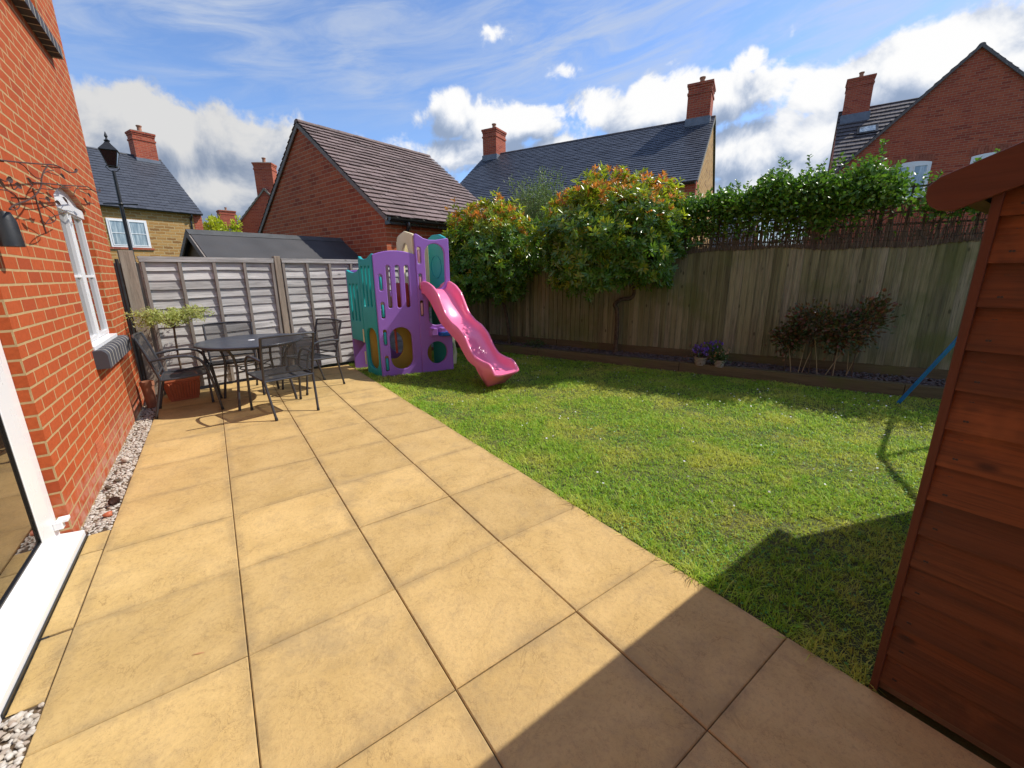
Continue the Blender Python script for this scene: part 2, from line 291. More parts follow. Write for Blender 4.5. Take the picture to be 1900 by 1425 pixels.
def m_slab(nm='buff_riven_paving', k=1.0):
    m, g = newmat(nm); o = coords(g).outputs['Object']; r = isl(g)
    sh = g.n('ShaderNodeVectorMath', {0: o, 1: g.vec(g.m('MULTIPLY', r, 31.0), g.m('MULTIPLY', r, 47.0), 0.0)}, operation='ADD').outputs[0]
    big = g.noise(sh, 3.2, 7, .62, .5); fine = g.noise(sh, 48, 8, .78); md = g.noise(sh, 9, 7, .68, .8)
    rid = g.m('ABSOLUTE', g.m('SUBTRACT', g.noise(sh, 2.4, 5, .5, 1.6), .5))
    col = g.mix(g.ramp(big, .3, .7), (.60*k, .412*k, .172*k), (.51*k, .342*k, .132*k))
    col = g.mix(g.ramp(md, .5, .78, 0, .45), col, (.33, .23, .12))
    col = g.mix(g.ramp(fine, .46, .72, 0, .5), col, (.30, .20, .095))
    col = g.mix(g.ramp(fine, .25, .42, .22, 0), col, (.72, .56, .34))
    col = g.mix(g.ramp(rid, .0, .012, .14, 0), col, (.34, .22, .10))
    vv = g.m('ADD', g.m('MULTIPLY', r, .20), .90); col = g.mix(1.0, col, g.n('ShaderNodeCombineColor', {0: vv, 1: vv, 2: g.m('MULTIPLY', vv, .99)}).outputs[0], 'MULTIPLY')
    vo = g.n('ShaderNodeTexVoronoi', {'Scale': 170.0}); g.nt.links.new(sh, vo.inputs['Vector']); col = g.mix(g.m('MULTIPLY', g.ramp(vo.outputs[0], .10, .28, .55, 0), g.ramp(md, .42, .60)), col, (.22, .14, .06))
    crk = g.m('ABSOLUTE', g.m('SUBTRACT', g.noise(sh, 5.0, 9, .62, .6), .5)); col = g.mix(g.m('MULTIPLY', g.ramp(crk, .0, .010, .6, 0), g.ramp(big, .42, .62)), col, (.27, .17, .07))
    # dirt washed along the joints
    sx = g.n('ShaderNodeSeparateXYZ', {0: o})
    ex = g.m('ABSOLUTE', g.m('SUBTRACT', g.m('FRACT', g.m('DIVIDE', g.m('ADD', sx.outputs[0], 6.0), .6)), .5)); ey = g.m('ABSOLUTE', g.m('SUBTRACT', g.m('FRACT', g.m('DIVIDE', g.m('ADD', sx.outputs[1], 6.0), .6)), .5))
    ed = g.m('MAXIMUM', ex, ey); dn = g.noise(o, 5, 6, .7)
    dirt = g.m('MULTIPLY', g.ramp(ed, .40, .497), g.ramp(dn, .36, .66, .12, 1.0))
    col = g.mix(g.m('MULTIPLY', dirt, .5), col, (.21, .155, .09))
    spot = g.ramp(g.noise(o, 1.5, 7, .72, .4), .50, .72, 0, .5); col = g.mix(spot, col, (.30, .22, .12))
    h = g.m('ADD', g.m('ADD', g.m('MULTIPLY', big, 1.0), g.m('MULTIPLY', md, .55)), g.m('ADD', g.m('MULTIPLY', fine, .55), g.ramp(rid, .0, .03, 0, .07)))
    finish(g, col, .88, h, .55, .013, .2); return m
MAT['slab'] = m_slab(); MAT['slab_pale'] = m_slab('pale_yellow_paving', 1.10)
def m_glass(name, tint=(.02, .025, .03), rough=.02, curtain=None):
    m, g = newmat(name); o = coords(g).outputs['Object']
    col = tint
    if curtain:
        nz = g.noise(g.scalev(o, 14, 14, 1.5), 1.0, 4); col = g.mix(g.ramp(nz, .4, .65), tint, curtain)
    finish(g, col, rough, None, spec=1.0, coat=1.0); return m
MAT['glass'] = m_glass('dark_window_glass', (.045, .035, .035))
MAT['glass_net'] = m_glass('glass_over_net_curtain', (.16, .22, .26), .08, (.42, .48, .50))
MAT['glass_clear'] = m_glass('patio_door_glass', (.012, .010, .009))
def m_mesh(nm='woven_mesh_fabric', al=.58):
    m, g = newmat(nm); uv = coords(g).outputs['UV']
    finish(g, g.mix(g.noise(uv, 60, 3), (.030, .030, .032), (.055, .055, .058)), .7, None, spec=.3, alpha=al); return m
MAT['mesh'] = m_mesh(); MAT['mesh_seat'] = m_mesh('woven_seat_fabric', .88)
def m_pot():
    m, g = newmat('striped_glazed_pot'); o = coords(g).outputs['Object']; z = g.n('ShaderNodeSeparateXYZ', {0: o}).outputs[2]
    s = g.ramp(g.m('SINE', g.m('MULTIPLY', z, 300.0)), -.1, .4); finish(g, g.mix(s, (.22, .16, .12), (.55, .50, .42)), .45, s, .4, .004); return m
MAT['pot'] = m_pot()
MAT['dish'] = m_plain('grey_dish', (.10, .10, .12), (.12, .12, .14), .5)
MAT['far_green'] = m_plain('far_grass', (.05, .09, .025), (.07, .10, .03), 1.0, .5, 5, .5)

# ---------------------------------------------------------------- mesh helpers
def autouv(me, grain=None):
    uvl = me.uv_layers.new(name='UVMap') if not me.uv_layers else me.uv_layers[0]
    nl = len(me.loops); co = np.empty(len(me.vertices)*3); me.vertices.foreach_get('co', co); co = co.reshape(-1, 3)
    li = np.empty(nl, int); me.loops.foreach_get('vertex_index', li)
    npoly = len(me.polygons); nor = np.empty(npoly*3); me.polygons.foreach_get('normal', nor); nor = nor.reshape(-1, 3)
    tot = np.empty(npoly, int); me.polygons.foreach_get('loop_total', tot); pi = np.repeat(np.arange(npoly), tot)
    n = nor[pi]; p = co[li]; hz = np.hypot(n[:, 0], n[:, 1]); uv = np.zeros((nl, 2))
    wall = hz > .3
    t = np.zeros((nl, 3)); t[wall, 0] = -n[wall, 1]/hz[wall]; t[wall, 1] = n[wall, 0]/hz[wall]; t[~wall, 0] = 1
    b = np.cross(n, t); uv[:, 0] = (p*t).sum(1); uv[:, 1] = (p*b).sum(1)
    vert = wall & (np.abs(n[:, 2]) < .2); uv[vert, 1] = p[vert, 2]
    uvl.data.foreach_set('uv', uv.ravel())
class MB:
    def __init__(s): s.v = []; s.f = []; s.mi = []; s.uv = []
    def poly(s, pts, mi=0, uv=None):
        b = len(s.v); s.v += [tuple(p) for p in pts]; s.f.append(tuple(range(b, b+len(pts)))); s.mi.append(mi); s.uv.append(uv)
    def box(s, x0, x1, y0, y1, z0, z1, mi=0, M=None, grain=None):
        c = [Vector(p) for p in ((x0, y0, z0), (x1, y0, z0), (x1, y1, z0), (x0, y1, z0), (x0, y0, z1), (x1, y0, z1), (x1, y1, z1), (x0, y1, z1))]
        b = len(s.v); dims = (x1-x0, y1-y0, z1-z0); ga = max(range(3), key=lambda i: abs(dims[i])) if grain is None else grain
        for f, ax in (((0, 3, 2, 1), 2), ((4, 5, 6, 7), 2), ((0, 1, 5, 4), 1), ((2, 3, 7, 6), 1), ((1, 2, 6, 5), 0), ((3, 0, 4, 7), 0)):
            s.f.append(tuple(b+i for i in f)); s.mi.append(mi)
            oth = [i for i in range(3) if i != ax]
            if ga in oth: ua, va = ga, [i for i in oth if i != ga][0]
            else: ua, va = oth
            s.uv.append([(c[i][ua], c[i][va]) for i in f] if grain is not None or True else None)
        if M is not None: c = [M @ p for p in c]
        s.v += [tuple(p) for p in c]
    def tube(s, pts, r, seg=8, mi=0, cap=True):
        pts = [Vector(p) for p in pts]; b = len(s.v); n = len(pts); rs = r if isinstance(r, (list, tuple)) else [r]*n
        prev = None; L = 0
        for i, p in enumerate(pts):
            t = (pts[min(i+1, n-1)]-pts[max(i-1, 0)]).normalized()
            a = Vector((0, 0, 1)) if abs(t.z) < .9 else Vector((1, 0, 0))
            u = t.cross(a).normalized() if prev is None else (prev - t*prev.dot(t)).normalized()
            prev = u; w = t.cross(u)
            for k in range(seg):
                an = 2*math.pi*k/seg; s.v.append(tuple(p+(u*math.cos(an)+w*math.sin(an))*rs[i]))
        for i in range(n-1):
            for k in range(seg):
                k2 = (k+1) % seg; s.f.append((b+i*seg+k, b+i*seg+k2, b+(i+1)*seg+k2, b+(i+1)*seg+k)); s.mi.append(mi); s.uv.append(None)
        if cap:
            s.f.append(tuple(b+k for k in range(seg))[::-1]); s.mi.append(mi); s.uv.append(None)
            s.f.append(tuple(b+(n-1)*seg+k for k in range(seg))); s.mi.append(mi); s.uv.append(None)
    def lathe(s, prof, c=(0, 0, 0), seg=24, mi=0):
        b = len(s.v); n = len(prof)
        for r, z in prof:
            for k in range(seg):
                a = 2*math.pi*k/seg; s.v.append((c[0]+r*math.cos(a), c[1]+r*math.sin(a), c[2]+z))
        for i in range(n-1):
            for k in range(seg):
                k2 = (k+1) % seg; s.f.append((b+i*seg+k, b+i*seg+k2, b+(i+1)*seg+k2, b+(i+1)*seg+k)); s.mi.append(mi); s.uv.append(None)
    def extrude(s, pts2, M, d, mi=0):
        """pts2: 2D outline, M maps (x,y,0..d)"""
        n = len(pts2); b = len(s.v)
        for z in (0, d):
            for p in pts2: s.v.append(tuple(M @ Vector((p[0], p[1], z))))
        s.f.append(tuple(b+i for i in range(n))[::-1]); s.f.append(tuple(b+n+i for i in range(n)))
        for i in range(n): j = (i+1) % n; s.f.append((b+i, b+j, b+n+j, b+n+i))
        s.mi += [mi]*(n+2); s.uv += [None]*(n+2)
    def build(s, name, mats, parent=None, smooth=False, ang=40, bevel=0):
        me = bpy.data.meshes.new(name); me.from_pydata(s.v, [], s.f)
        mats = mats if isinstance(mats, (list, tuple)) else [mats]
        for m in mats: me.materials.append(m)
        me.polygons.foreach_set('material_index', s.mi); me.update()
        autouv(me)
        if any(u is not None for u in s.uv):
            l = me.uv_layers[0].data
            for p, u in zip(me.polygons, s.uv):
                if u is not None:
                    for k, li in enumerate(p.loop_indices): l[li].uv = u[k]
        if smooth:
            me.polygons.foreach_set('use_smooth', [True]*len(me.polygons)); me.set_sharp_from_angle(angle=R(ang))
        o = bpy.data.objects.new(name, me); COL.objects.link(o); o.parent = parent
        if bevel:
            md = o.modifiers.new('bevel', 'BEVEL'); md.width = bevel; md.segments = 2; md.limit_method = 'ANGLE'
        return o
def tag(o, label=None, cat=None, group=None, kind=None):
    if label: o['label'] = label
    if cat: o['category'] = cat
    if group: o['group'] = group
    if kind: o['kind'] = kind
    return o
def empty(name, loc=(0, 0, 0), rz=0, **k):
    o = bpy.data.objects.new(name, None); COL.objects.link(o); o.location = loc; o.rotation_euler = (0, 0, rz); o.empty_display_size = .1
    return tag(o, **k)
def copy_tree(o, parent=None):
    c = o.copy(); COL.objects.link(c); c.parent = parent
    for ch in list(o.children): copy_tree(ch, c)
    return c
def np_mesh(name, V, F, mats, mi=None, parent=None, smooth=False, loops=3):
    me = bpy.data.meshes.new(name); V = np.asarray(V, np.float32); F = np.asarray(F, np.int32); k = F.shape[1]
    me.vertices.add(len(V)); me.vertices.foreach_set('co', V.ravel()); me.loops.add(F.size); me.loops.foreach_set('vertex_index', F.ravel())
    me.polygons.add(len(F)); me.polygons.foreach_set('loop_start', np.arange(0, F.size, k, dtype=np.int32)); me.polygons.foreach_set('loop_total', np.full(len(F), k, np.int32))
    for m in (mats if isinstance(mats, (list, tuple)) else [mats]): me.materials.append(m)
    if mi is not None: me.polygons.foreach_set('material_index', np.asarray(mi, np.int32))
    me.update(calc_edges=True)
    if smooth: me.polygons.foreach_set('use_smooth', np.ones(len(F), bool))
    o = bpy.data.objects.new(name, me); COL.objects.link(o); o.parent = parent; return o
def unit(a): return a/np.maximum(np.linalg.norm(a, axis=-1, keepdims=True), 1e-9)
def leaves(P, Dr, Ln, Wd, fold=.25, N=None, curl=.15):
    """P base points, Dr unit direction, Ln lengths, Wd widths -> verts (n,6), tris (n,6)"""
    n = len(P); rnd = rng.normal(size=(n, 3)) if N is None else N + rng.normal(size=(n, 3))*.25
    side = unit(np.cross(Dr, rnd)); nor = unit(np.cross(side, Dr)); Ln = np.asarray(Ln).reshape(-1, 1); Wd = np.asarray(Wd).reshape(-1, 1)
    b = P; m = P+Dr*Ln*.5-nor*Wd*fold; t = P+Dr*Ln-nor*Ln*curl
    l1 = P+Dr*Ln*.38-side*Wd*.5; r1 = P+Dr*Ln*.38+side*Wd*.5; l2 = P+Dr*Ln*.75-side*Wd*.36-nor*Ln*curl*.4; r2_ = P+Dr*Ln*.75+side*Wd*.36-nor*Ln*curl*.4
    V = np.stack([b, l1, l2, t, r2_, r1, m], 1).reshape(-1, 3)
    T = np.array([(0, 6, 1), (1, 6, 2), (2, 6, 3), (3, 6, 4), (4, 6, 5), (5, 6, 0)])
    F = (np.arange(n)[:, None, None]*7+T[None]).reshape(-1, 3)
    return V, F
def leafmesh(name, sets, mats, parent=None):
    Vs, Fs, Ms = [], [], []; b = 0
    for k, (V, F) in enumerate(sets): Vs.append(V); Fs.append(F+b); Ms.append(np.full(len(F), k)); b += len(V)
    return np_mesh(name, np.concatenate(Vs), np.concatenate(Fs), mats, np.concatenate(Ms), parent)
def smoothpath(pts, n=6):
    P = [Vector(p) for p in pts]; out = []
    for i in range(len(P)-1):
        p0, p1, p2, p3 = P[max(i-1, 0)], P[i], P[i+1], P[min(i+2, len(P)-1)]
        for k in range(n):
            t = k/n; out.append(.5*((2*p1)+(-p0+p2)*t+(2*p0-5*p1+4*p2-p3)*t*t+(-p0+3*p1-3*p2+p3)*t**3))
    out.append(P[-1]); return out

# ================================================================= SETTING
m = MB(); m.poly([(-300, -300, -.06), (400, -300, -.06), (400, 500, -.06), (-300, 500, -.06)])
tag(m.build('ground', MAT['far_green']), kind='structure')
FX = lambda y: 5.715-.423*y          # closeboard fence line
SX = lambda y: 5.035-.402*y          # lawn side of the sleeper edging
BY = lambda x: 6.66+.2075*x          # back fence line
# lawn soil sheet
m = MB(); ys = [-2.6, 0, 2, 4, 6, 6.9]
for a, b in zip(ys[:-1], ys[1:]): m.poly([(.0, a, -.02), (SX(a)+.05, a, -.02), (SX(b)+.05, b, -.02), (.0, b, -.02)])
tag(m.build('lawn', MAT['lawn']), kind='structure')
# patio: individually laid slabs in one paving structure
m = MB()
def slab(x0, x1, y0, y1, gx=.0025, gy=.0015, mi=0):
    z = random.uniform(-.0012, .0012); tx, ty = random.uniform(-.0015, .0015), random.uniform(-.0015, .0015)
    x0 += gx; x1 -= gx; y0 += gy; y1 -= gy; c = .004
    q = lambda x, y, dz: (x, y, z+tx*(x-x0)/.6+ty*(y-y0)/.6+dz)
    T = [q(x0+c, y0+c, 0), q(x1-c, y0+c, 0), q(x1-c, y1-c, 0), q(x0+c, y1-c, 0)]
    E = [q(x0, y0, -.004), q(x1, y0, -.004), q(x1, y1, -.004), q(x0, y1, -.004)]; B = [(p[0], p[1], -.04) for p in E]
    b = len(m.v); m.v += T+E+B; m.f += [(b, b+1, b+2, b+3)]+[(b+4+i, b+4+(i+1) % 4, b+(i+1) % 4, b+i) for i in range(4)]+[(b+8+i, b+8+(i+1) % 4, b+4+(i+1) % 4, b+4+i) for i in range(4)]
    m.mi += [mi]*9; m.uv += [None]*9
for r in range(-4, 12):
    for c in range(4):
        x0 = -2.4+.6*c; y0 = .6*r; y1 = y0+.6
        if r >= 10: y1 = min(y1, BY(x0+.3)-.03)
        if y1-y0 > .03: slab(x0, x0+.6, y0, y1, gx=.0022 if c else .001, mi=1 if (r == 3 and c == 3) else 0)
slab(-2.5, -2.402, 1.42, 1.795); slab(-2.5, -2.402, 1.805, 2.44); slab(-2.5, -2.402, 2.445, 2.66)
pat = m.build('patio', [MAT['slab'], MAT['slab_pale']]); tag(pat, kind='structure')
m = MB(); m.box(-2.53, -.003, -2.6, 6.72, -.05, -.009); tag(m.build('patio_bed', MAT['joint']), kind='structure')
# planting bed
m = MB()
for a, b in zip([-2.6, 0, 2, 4, 6.6], [0, 2, 4, 6.6, 7.15]): m.poly([(SX(a)+.08, a, .075), (FX(a), a, .075), (FX(b), b, .075), (SX(b)+.08, b, .075)])
tag(m.build('flower_bed_soil', MAT['soil']), kind='structure')

# ---- pebbles
ICO = None
def ico():
    t = (1+5**.5)/2; V = np.array([(-1, t, 0), (1, t, 0), (-1, -t, 0), (1, -t, 0), (0, -1, t), (0, 1, t), (0, -1, -t), (0, 1, -t), (t, 0, -1), (t, 0, 1), (-t, 0, -1), (-t, 0, 1)], float)
    F = np.array([(0, 11, 5), (0, 5, 1), (0, 1, 7), (0, 7, 10), (0, 10, 11), (1, 5, 9), (5, 11, 4), (11, 10, 2), (10, 7, 6), (7, 1, 8), (3, 9, 4), (3, 4, 2), (3, 2, 6), (3, 6, 8), (3, 8, 9), (4, 9, 5), (2, 4, 11), (6, 2, 10), (8, 6, 7), (9, 8, 1)])
    V /= np.linalg.norm(V[0]); mid = {}; V = list(V)
    def gm(a, b):
        k = (min(a, b), max(a, b))
        if k not in mid: p = V[a]+V[b]; mid[k] = len(V); V.append(p/np.linalg.norm(p))
        return mid[k]
    NF = []
    for a, b, c in F: x, y, z = gm(a, b), gm(b, c), gm(c, a); NF += [(a, x, z), (b, y, x), (c, z, y), (x, y, z)]
    return np.array(V), np.array(NF)
IV, IF = ico()
def stones(name, P, size, flat, mat, kind='stuff', jag=.17, label=None, smooth=True):
    n = len(P); s = rng.uniform(.6, 1.3, (n, 1, 1))*size; sc = np.stack([rng.uniform(.7, 1.25, n), rng.uniform(.6, 1.0, n), rng.uniform(.4, .75, n)*flat], 1)[:, None, :]
    V = IV[None]*(1+rng.normal(size=(n, len(IV), 1))*jag)*sc*s
    a = rng.uniform(0, 6.28, n); t = rng.normal(size=n)*.35
    ca, sa, ct, st_ = np.cos(a), np.sin(a), np.cos(t), np.sin(t)
    Rz = np.zeros((n, 3, 3)); Rz[:, 0, 0] = ca; Rz[:, 0, 1] = -sa; Rz[:, 1, 0] = sa; Rz[:, 1, 1] = ca; Rz[:, 2, 2] = 1
    Rx = np.zeros((n, 3, 3)); Rx[:, 0, 0] = 1; Rx[:, 1, 1] = ct; Rx[:, 1, 2] = -st_; Rx[:, 2, 1] = st_; Rx[:, 2, 2] = ct
    V = np.einsum('nij,nkj->nki', Rz@Rx, V)+P[:, None, :]
    F = (np.arange(n)[:, None, None]*len(IV)+IF[None]).reshape(-1, 3)
    o = np_mesh(name, V.reshape(-1, 3), F, mat, smooth=smooth); tag(o, label, None, None, kind); return o
n = 7000; P = np.stack([rng.uniform(-2.60, -2.405, n), rng.uniform(2.67, 6.2, n), rng.uniform(-.030, -.004, n)], 1)
P2 = np.stack([rng.uniform(-2.60, -2.405, 2200), rng.uniform(.3, 1.41, 2200), rng.uniform(-.032, .002, 2200)], 1)
# a bed under the stones
m = MB(); m.box(-2.75, -2.401, 2.665, 6.2, -.05, -.025); m.box(-2.75, -2.401, -2, 1.415, -.05, -.025); tag(m.build('gravel_bed', MAT['soil']), kind='structure')
gv = stones('gravel', np.concatenate([P, P2]), .0108, 1.0, MAT['gravel']); tag(gv, 'strip of pale angular gravel along the foot of the brick wall', 'gravel')
for i, (x, y, s_, mt, lb) in enumerate(((-2.505, 3.32, .032, 'bark', 'brown lump of stone in the gravel nearest the pine cone'), (-2.47, 3.42, .028, 'bark', 'smaller brown stone in the gravel beyond the brown lump'), (-2.44, 2.86, .022, 'terracotta', 'broken terracotta chip in the gravel by the patio door'), (-2.47, 3.85, .034, 'gravel', 'large pale flat stone in the gravel strip'))):
    o = stones('loose_stone', np.array([(x, y, .012)]), s_, 1.1, MAT[mt], None); tag(o, lb, 'stone')
o = stones('loose_stone', np.array([(-2.51, 1.33, .006)]), .032, .6, MAT['terracotta'], None); tag(o, 'long orange-brown pebble in the gravel at the near end of the door sill', 'stone')
# pine cone
pc = MB()
for k in range(70):
    h = k/70; a = k*2.4; r_ = .030*math.sin(math.pi*(.15+.8*h)); c = Vector((h*.075-.037, math.cos(a)*r_*.35, math.sin(a)*r_*.35+.02)); t = Vector((h*.075-.030, math.cos(a)*r_, math.sin(a)*r_+.02)); w = Vector((0, -math.sin(a), math.cos(a)))*.008
    pc.poly([c-w*.5, c+w*.5, t+w, t-w]); pc.poly([c-w*.5+Vector((.003, 0, 0)), c+w*.5+Vector((.003, 0, 0)), t+w, t-w])
o = pc.build('pine_cone', MAT['rust']); o.location = (-2.435, 3.03, .0); o.rotation_euler.z = 1.2; tag(o, 'open brown pine cone lying on the gravel beside the paving', 'pine cone')
# slate chips on the bed
n = 9000; yy = rng.uniform(-.6, 7.1, n); f = rng.uniform(0, 1, n); xx = SX(yy)+.09+f*(FX(yy)-.03-SX(yy)-.09)
sc_ = stones('slate_chippings', np.stack([xx, yy, rng.uniform(.075, .105, n)+.015*f, ], 1), .021, .35, MAT['chips'], jag=.2, smooth=False); tag(sc_, 'dark slate chippings covering the raised bed', 'slate chippings')

# ---- grass
def grass():
    n = 330000; P = []
    yy = rng.uniform(-1.2, 6.9, n*2)
    xx = rng.uniform(0, 5.6, n*2)
    ok = (xx < SX(yy)-.005) & (xx > .004+.012*np.sin(yy*9)) & (yy < BY(xx)-.02)
    sh = (xx > .06) & (xx < 2.17) & (yy < -.25); ok &= ~sh & ~((xx < .07) & (yy < -.27))
    d = np.hypot(xx+1.7, yy+.46); keep = rng.uniform(size=n*2) < np.clip(3.4/d, .45, 1.0)
    ok &= keep; xx = xx[ok]; yy = yy[ok]; n = len(xx)
    edge = np.exp(-xx/.05)
    h = rng.uniform(.009, .021, n)*(1+.4*np.sin(xx*5+yy*3)*np.sin(yy*4.3))*(1+1.0*edge)*np.random.default_rng(5).uniform(.35, 1.75, (400, 400))[(xx/.030).astype(int) % 400, (yy/.030).astype(int) % 400]; w = rng.uniform(.0013, .0028, n)*(.7+.13*np.hypot(xx+1.7, yy+.46))
    a = rng.uniform(0, 6.28, n); ln = rng.uniform(.5, 2.2, n)
    d = np.stack([np.cos(a), np.sin(a), np.zeros(n)], 1); s = np.stack([-np.sin(a), np.cos(a), np.zeros(n)], 1)*w[:, None]
    b = np.stack([xx, yy, np.full(n, -.021)], 1); up_ = np.array([0, 0, 1.0])
    mid = b+up_*h[:, None]*.65+d*(h*ln*.35)[:, None]; tip = b+up_*h[:, None]+d*(h*ln)[:, None]
    V = np.stack([b-s, b+s, mid-s*.8, mid+s*.8, tip], 1).reshape(-1, 3)
    F = (np.arange(n)[:, None, None]*5+np.array([(0, 1, 3), (0, 3, 2), (2, 3, 4)])[None]).reshape(-1, 3)
    return np_mesh('grass', V, F, MAT['grass'])
tag(grass(), 'short mown lawn grass with yellow worn patches', 'grass', kind='stuff')
# clover leaflets low in the turf
n = 26000; yy = rng.uniform(-1.0, 6.6, n); xx = rng.uniform(0.02, 5.3, n); ok = (xx < SX(yy)) & (np.sin(xx*3.1+1)*np.sin(yy*2.3)+rng.normal(size=n)*.5 > .15) & ~((xx > .05) & (xx < 2.17) & (yy < -.25)) & (yy < BY(xx)-.03); xx = xx[ok]; yy = yy[ok]; n = len(xx)
a = rng.uniform(0, 6.28, n); Dr = unit(np.stack([np.cos(a), np.sin(a), rng.uniform(-.1, .5, n)], 1))
o = leafmesh('clover', [leaves(np.stack([xx, yy, rng.uniform(-.008, .006, n)], 1), Dr, rng.uniform(.009, .016, n), rng.uniform(.009, .015, n), .1, np.tile([0, 0, 1.0], (n, 1)))], [MAT['clover']]); tag(o, 'clover growing through the lawn', 'clover', kind='stuff')
def flower_discs(name, P, r, mats, npet=8):
    n = len(P); Vs = []; Fs = []; c = 0
    a = np.arange(npet)*2*np.pi/npet; Nn = unit(np.stack([rng.normal(size=n)*.35, rng.normal(size=n)*.35, np.ones(n)], 1)); t = unit(np.cross(Nn, rng.normal(size=(n, 3)))); b = np.cross(Nn, t); rr = r*rng.uniform(.7, 1.2, n)
    ring = P[:, None]+(t[:, None]*np.cos(a)[None, :, None]+b[:, None]*np.sin(a)[None, :, None])*rr[:, None, None]
    V = np.concatenate([P[:, None]+Nn[:, None]*.001, ring], 1).reshape(-1, 3)
    T = np.array([(0, 1+i, 1+(i+1) % npet) for i in range(npet)]); F = (np.arange(n)[:, None, None]*(npet+1)+T[None]).reshape(-1, 3)
    return V, F
n = 900; yy = rng.uniform(.2, 6.0, n); xx = rng.uniform(.3, 4.9, n); ok = (xx < SX(yy)-.1) & (rng.uniform(size=n) < .25+.6*(xx+.5*yy > 3.6)); xx, yy = xx[ok], yy[ok]
V, F = flower_discs('daisies', np.stack([xx, yy, rng.uniform(.008, .02, len(xx))], 1), .0075, None)
tag(np_mesh('daisies', V, F, MAT['daisy']), 'tiny white daisies scattered through the lawn', 'daisies', kind='stuff')
V, F = flower_discs('d', np.array([(.72, -.02, .02)]), .011, None)
for (x, y, lb) in ((4.05, 2.0, 'curled orange-brown fallen leaf against the sleeper below the flower pots'), (3.25, 3.35, 'fallen brown leaf on the grass near the tree trunk, farther from the edging'), (3.33, 3.2, 'fallen pinkish leaf on the grass left of the flower pots'), (2.75, 5.3, 'reddish fallen leaf by the edging behind the slide')):
    o = leafmesh('fallen_leaf', [leaves(np.array([(x, y, .012)]), unit(np.array([(.6, -.8, .1)])), [.07], [.035], .3, np.array([(0, 0, 1.)]))], [MAT['deadleaf']]); tag(o, lb, 'leaf')
o = leafmesh('bark_chip', [leaves(np.array([(-1.98, 1.33, .004)]), unit(np.array([(.9, -.3, .02)])), [.06], [.008], .1, np.array([(0, 0, 1.)]))], [MAT['deadleaf']]); tag(o, 'thin curled brown leaf stalk on the nearest left paving slab', 'leaf')

# ================================================================= OWN HOUSE (left)
HX = -2.55
house = empty('brick_house', (HX, 2.66, 0), label='orange-red brick house wall with white uPVC window and patio door, along the patio', cat='house')
def wall_with_holes(mb, X, y0, y1, z0, z1, holes, mi=0, depth=.1, nx=1):
    """vertical wall in plane x=X facing +x, holes = list of (ya,yb,za,zb,arch)"""
    ysl = sorted(set([y0, y1]+[h[0] for h in holes]+[h[1] for h in holes])); zsl = sorted(set([z0, z1]+[h[2] for h in holes]+[h[3]+(h[4]) for h in holes]+[h[3] for h in holes]))
    for a, b in zip(ysl[:-1], ysl[1:]):
        for c, d in zip(zsl[:-1], zsl[1:]):
            cy, cz = (a+b)/2, (c+d)/2; inh = False
            for h in holes:
                if h[0] < cy < h[1] and h[2] < cz < h[3]+h[4]: inh = True
            if not inh: mb.poly([(X, a, c), (X, b, c), (X, b, d), (X, a, d)], mi)
    for ya, yb, za, zb, ar in holes:
        N = 12; top = []
        for i in range(N+1):
            t = i/N; top.append((ya+(yb-ya)*t, zb+ar*(1-(2*t-1)**2)))
        if ar > 0:
            for i in range(N): mb.poly([(X, top[i][0], top[i][1]), (X, top[i+1][0], top[i+1][1]), (X, top[i+1][0], zb+ar), (X, top[i][0], zb+ar)], mi)
        for i in range(N): mb.poly([(X, top[i][0], top[i][1]), (X-depth, top[i][0], top[i][1]), (X-depth, top[i+1][0], top[i+1][1]), (X, top[i+1][0], top[i+1][1])], mi)
        mb.poly([(X, yb, za), (X, yb, zb), (X-depth, yb, zb), (X-depth, yb, za)], mi); mb.poly([(X, ya, za), (X-depth, ya, za), (X-depth, ya, zb), (X, ya, zb)], mi)
        mb.poly([(X, ya, za), (X, yb, za), (X-depth, yb, za), (X-depth, ya, za)], mi)
LY = 2.66   # house local origin y
hw = MB(); holes = [(4.14-LY, 5.16-LY, .88, 2.06, .12), (.2-LY, 2.66-LY, -.1, 2.12, .0), (4.2-LY, 5.2-LY, 3.48, 4.5, .10)]
wall_with_holes(hw, 0, -7, 5.97-LY, -.1, 5.3, holes, depth=.12)
hw.poly([(0, 5.97-LY, -.1), (-7, 5.97-LY, -.1), (-7, 5.97-LY, 5.3), (0, 5.97-LY, 5.3)]); hw.poly([(-7, -7, -.1), (0, -7, -.1), (0, -7, 5.3), (-7, -7, 5.3)])
hw.poly([(-7, -7, -.1), (-7, -7, 5.3), (-7, 5.97-LY, 5.3), (-7, 5.97-LY, -.1)])
hw.build('wall', MAT['brick_house'], house)
hr = MB(); hr.poly([(.25, -7.1, 5.25), (.25, 3.4, 5.25), (-3.5, 3.4, 8.4), (-3.5, -7.1, 8.4)]); hr.poly([(-7.25, 3.4, 5.25), (-7.25, -7.1, 5.25), (-3.5, -7.1, 8.4), (-3.5, 3.4, 8.4)]); hr.build('roof', MAT['slate'], house)
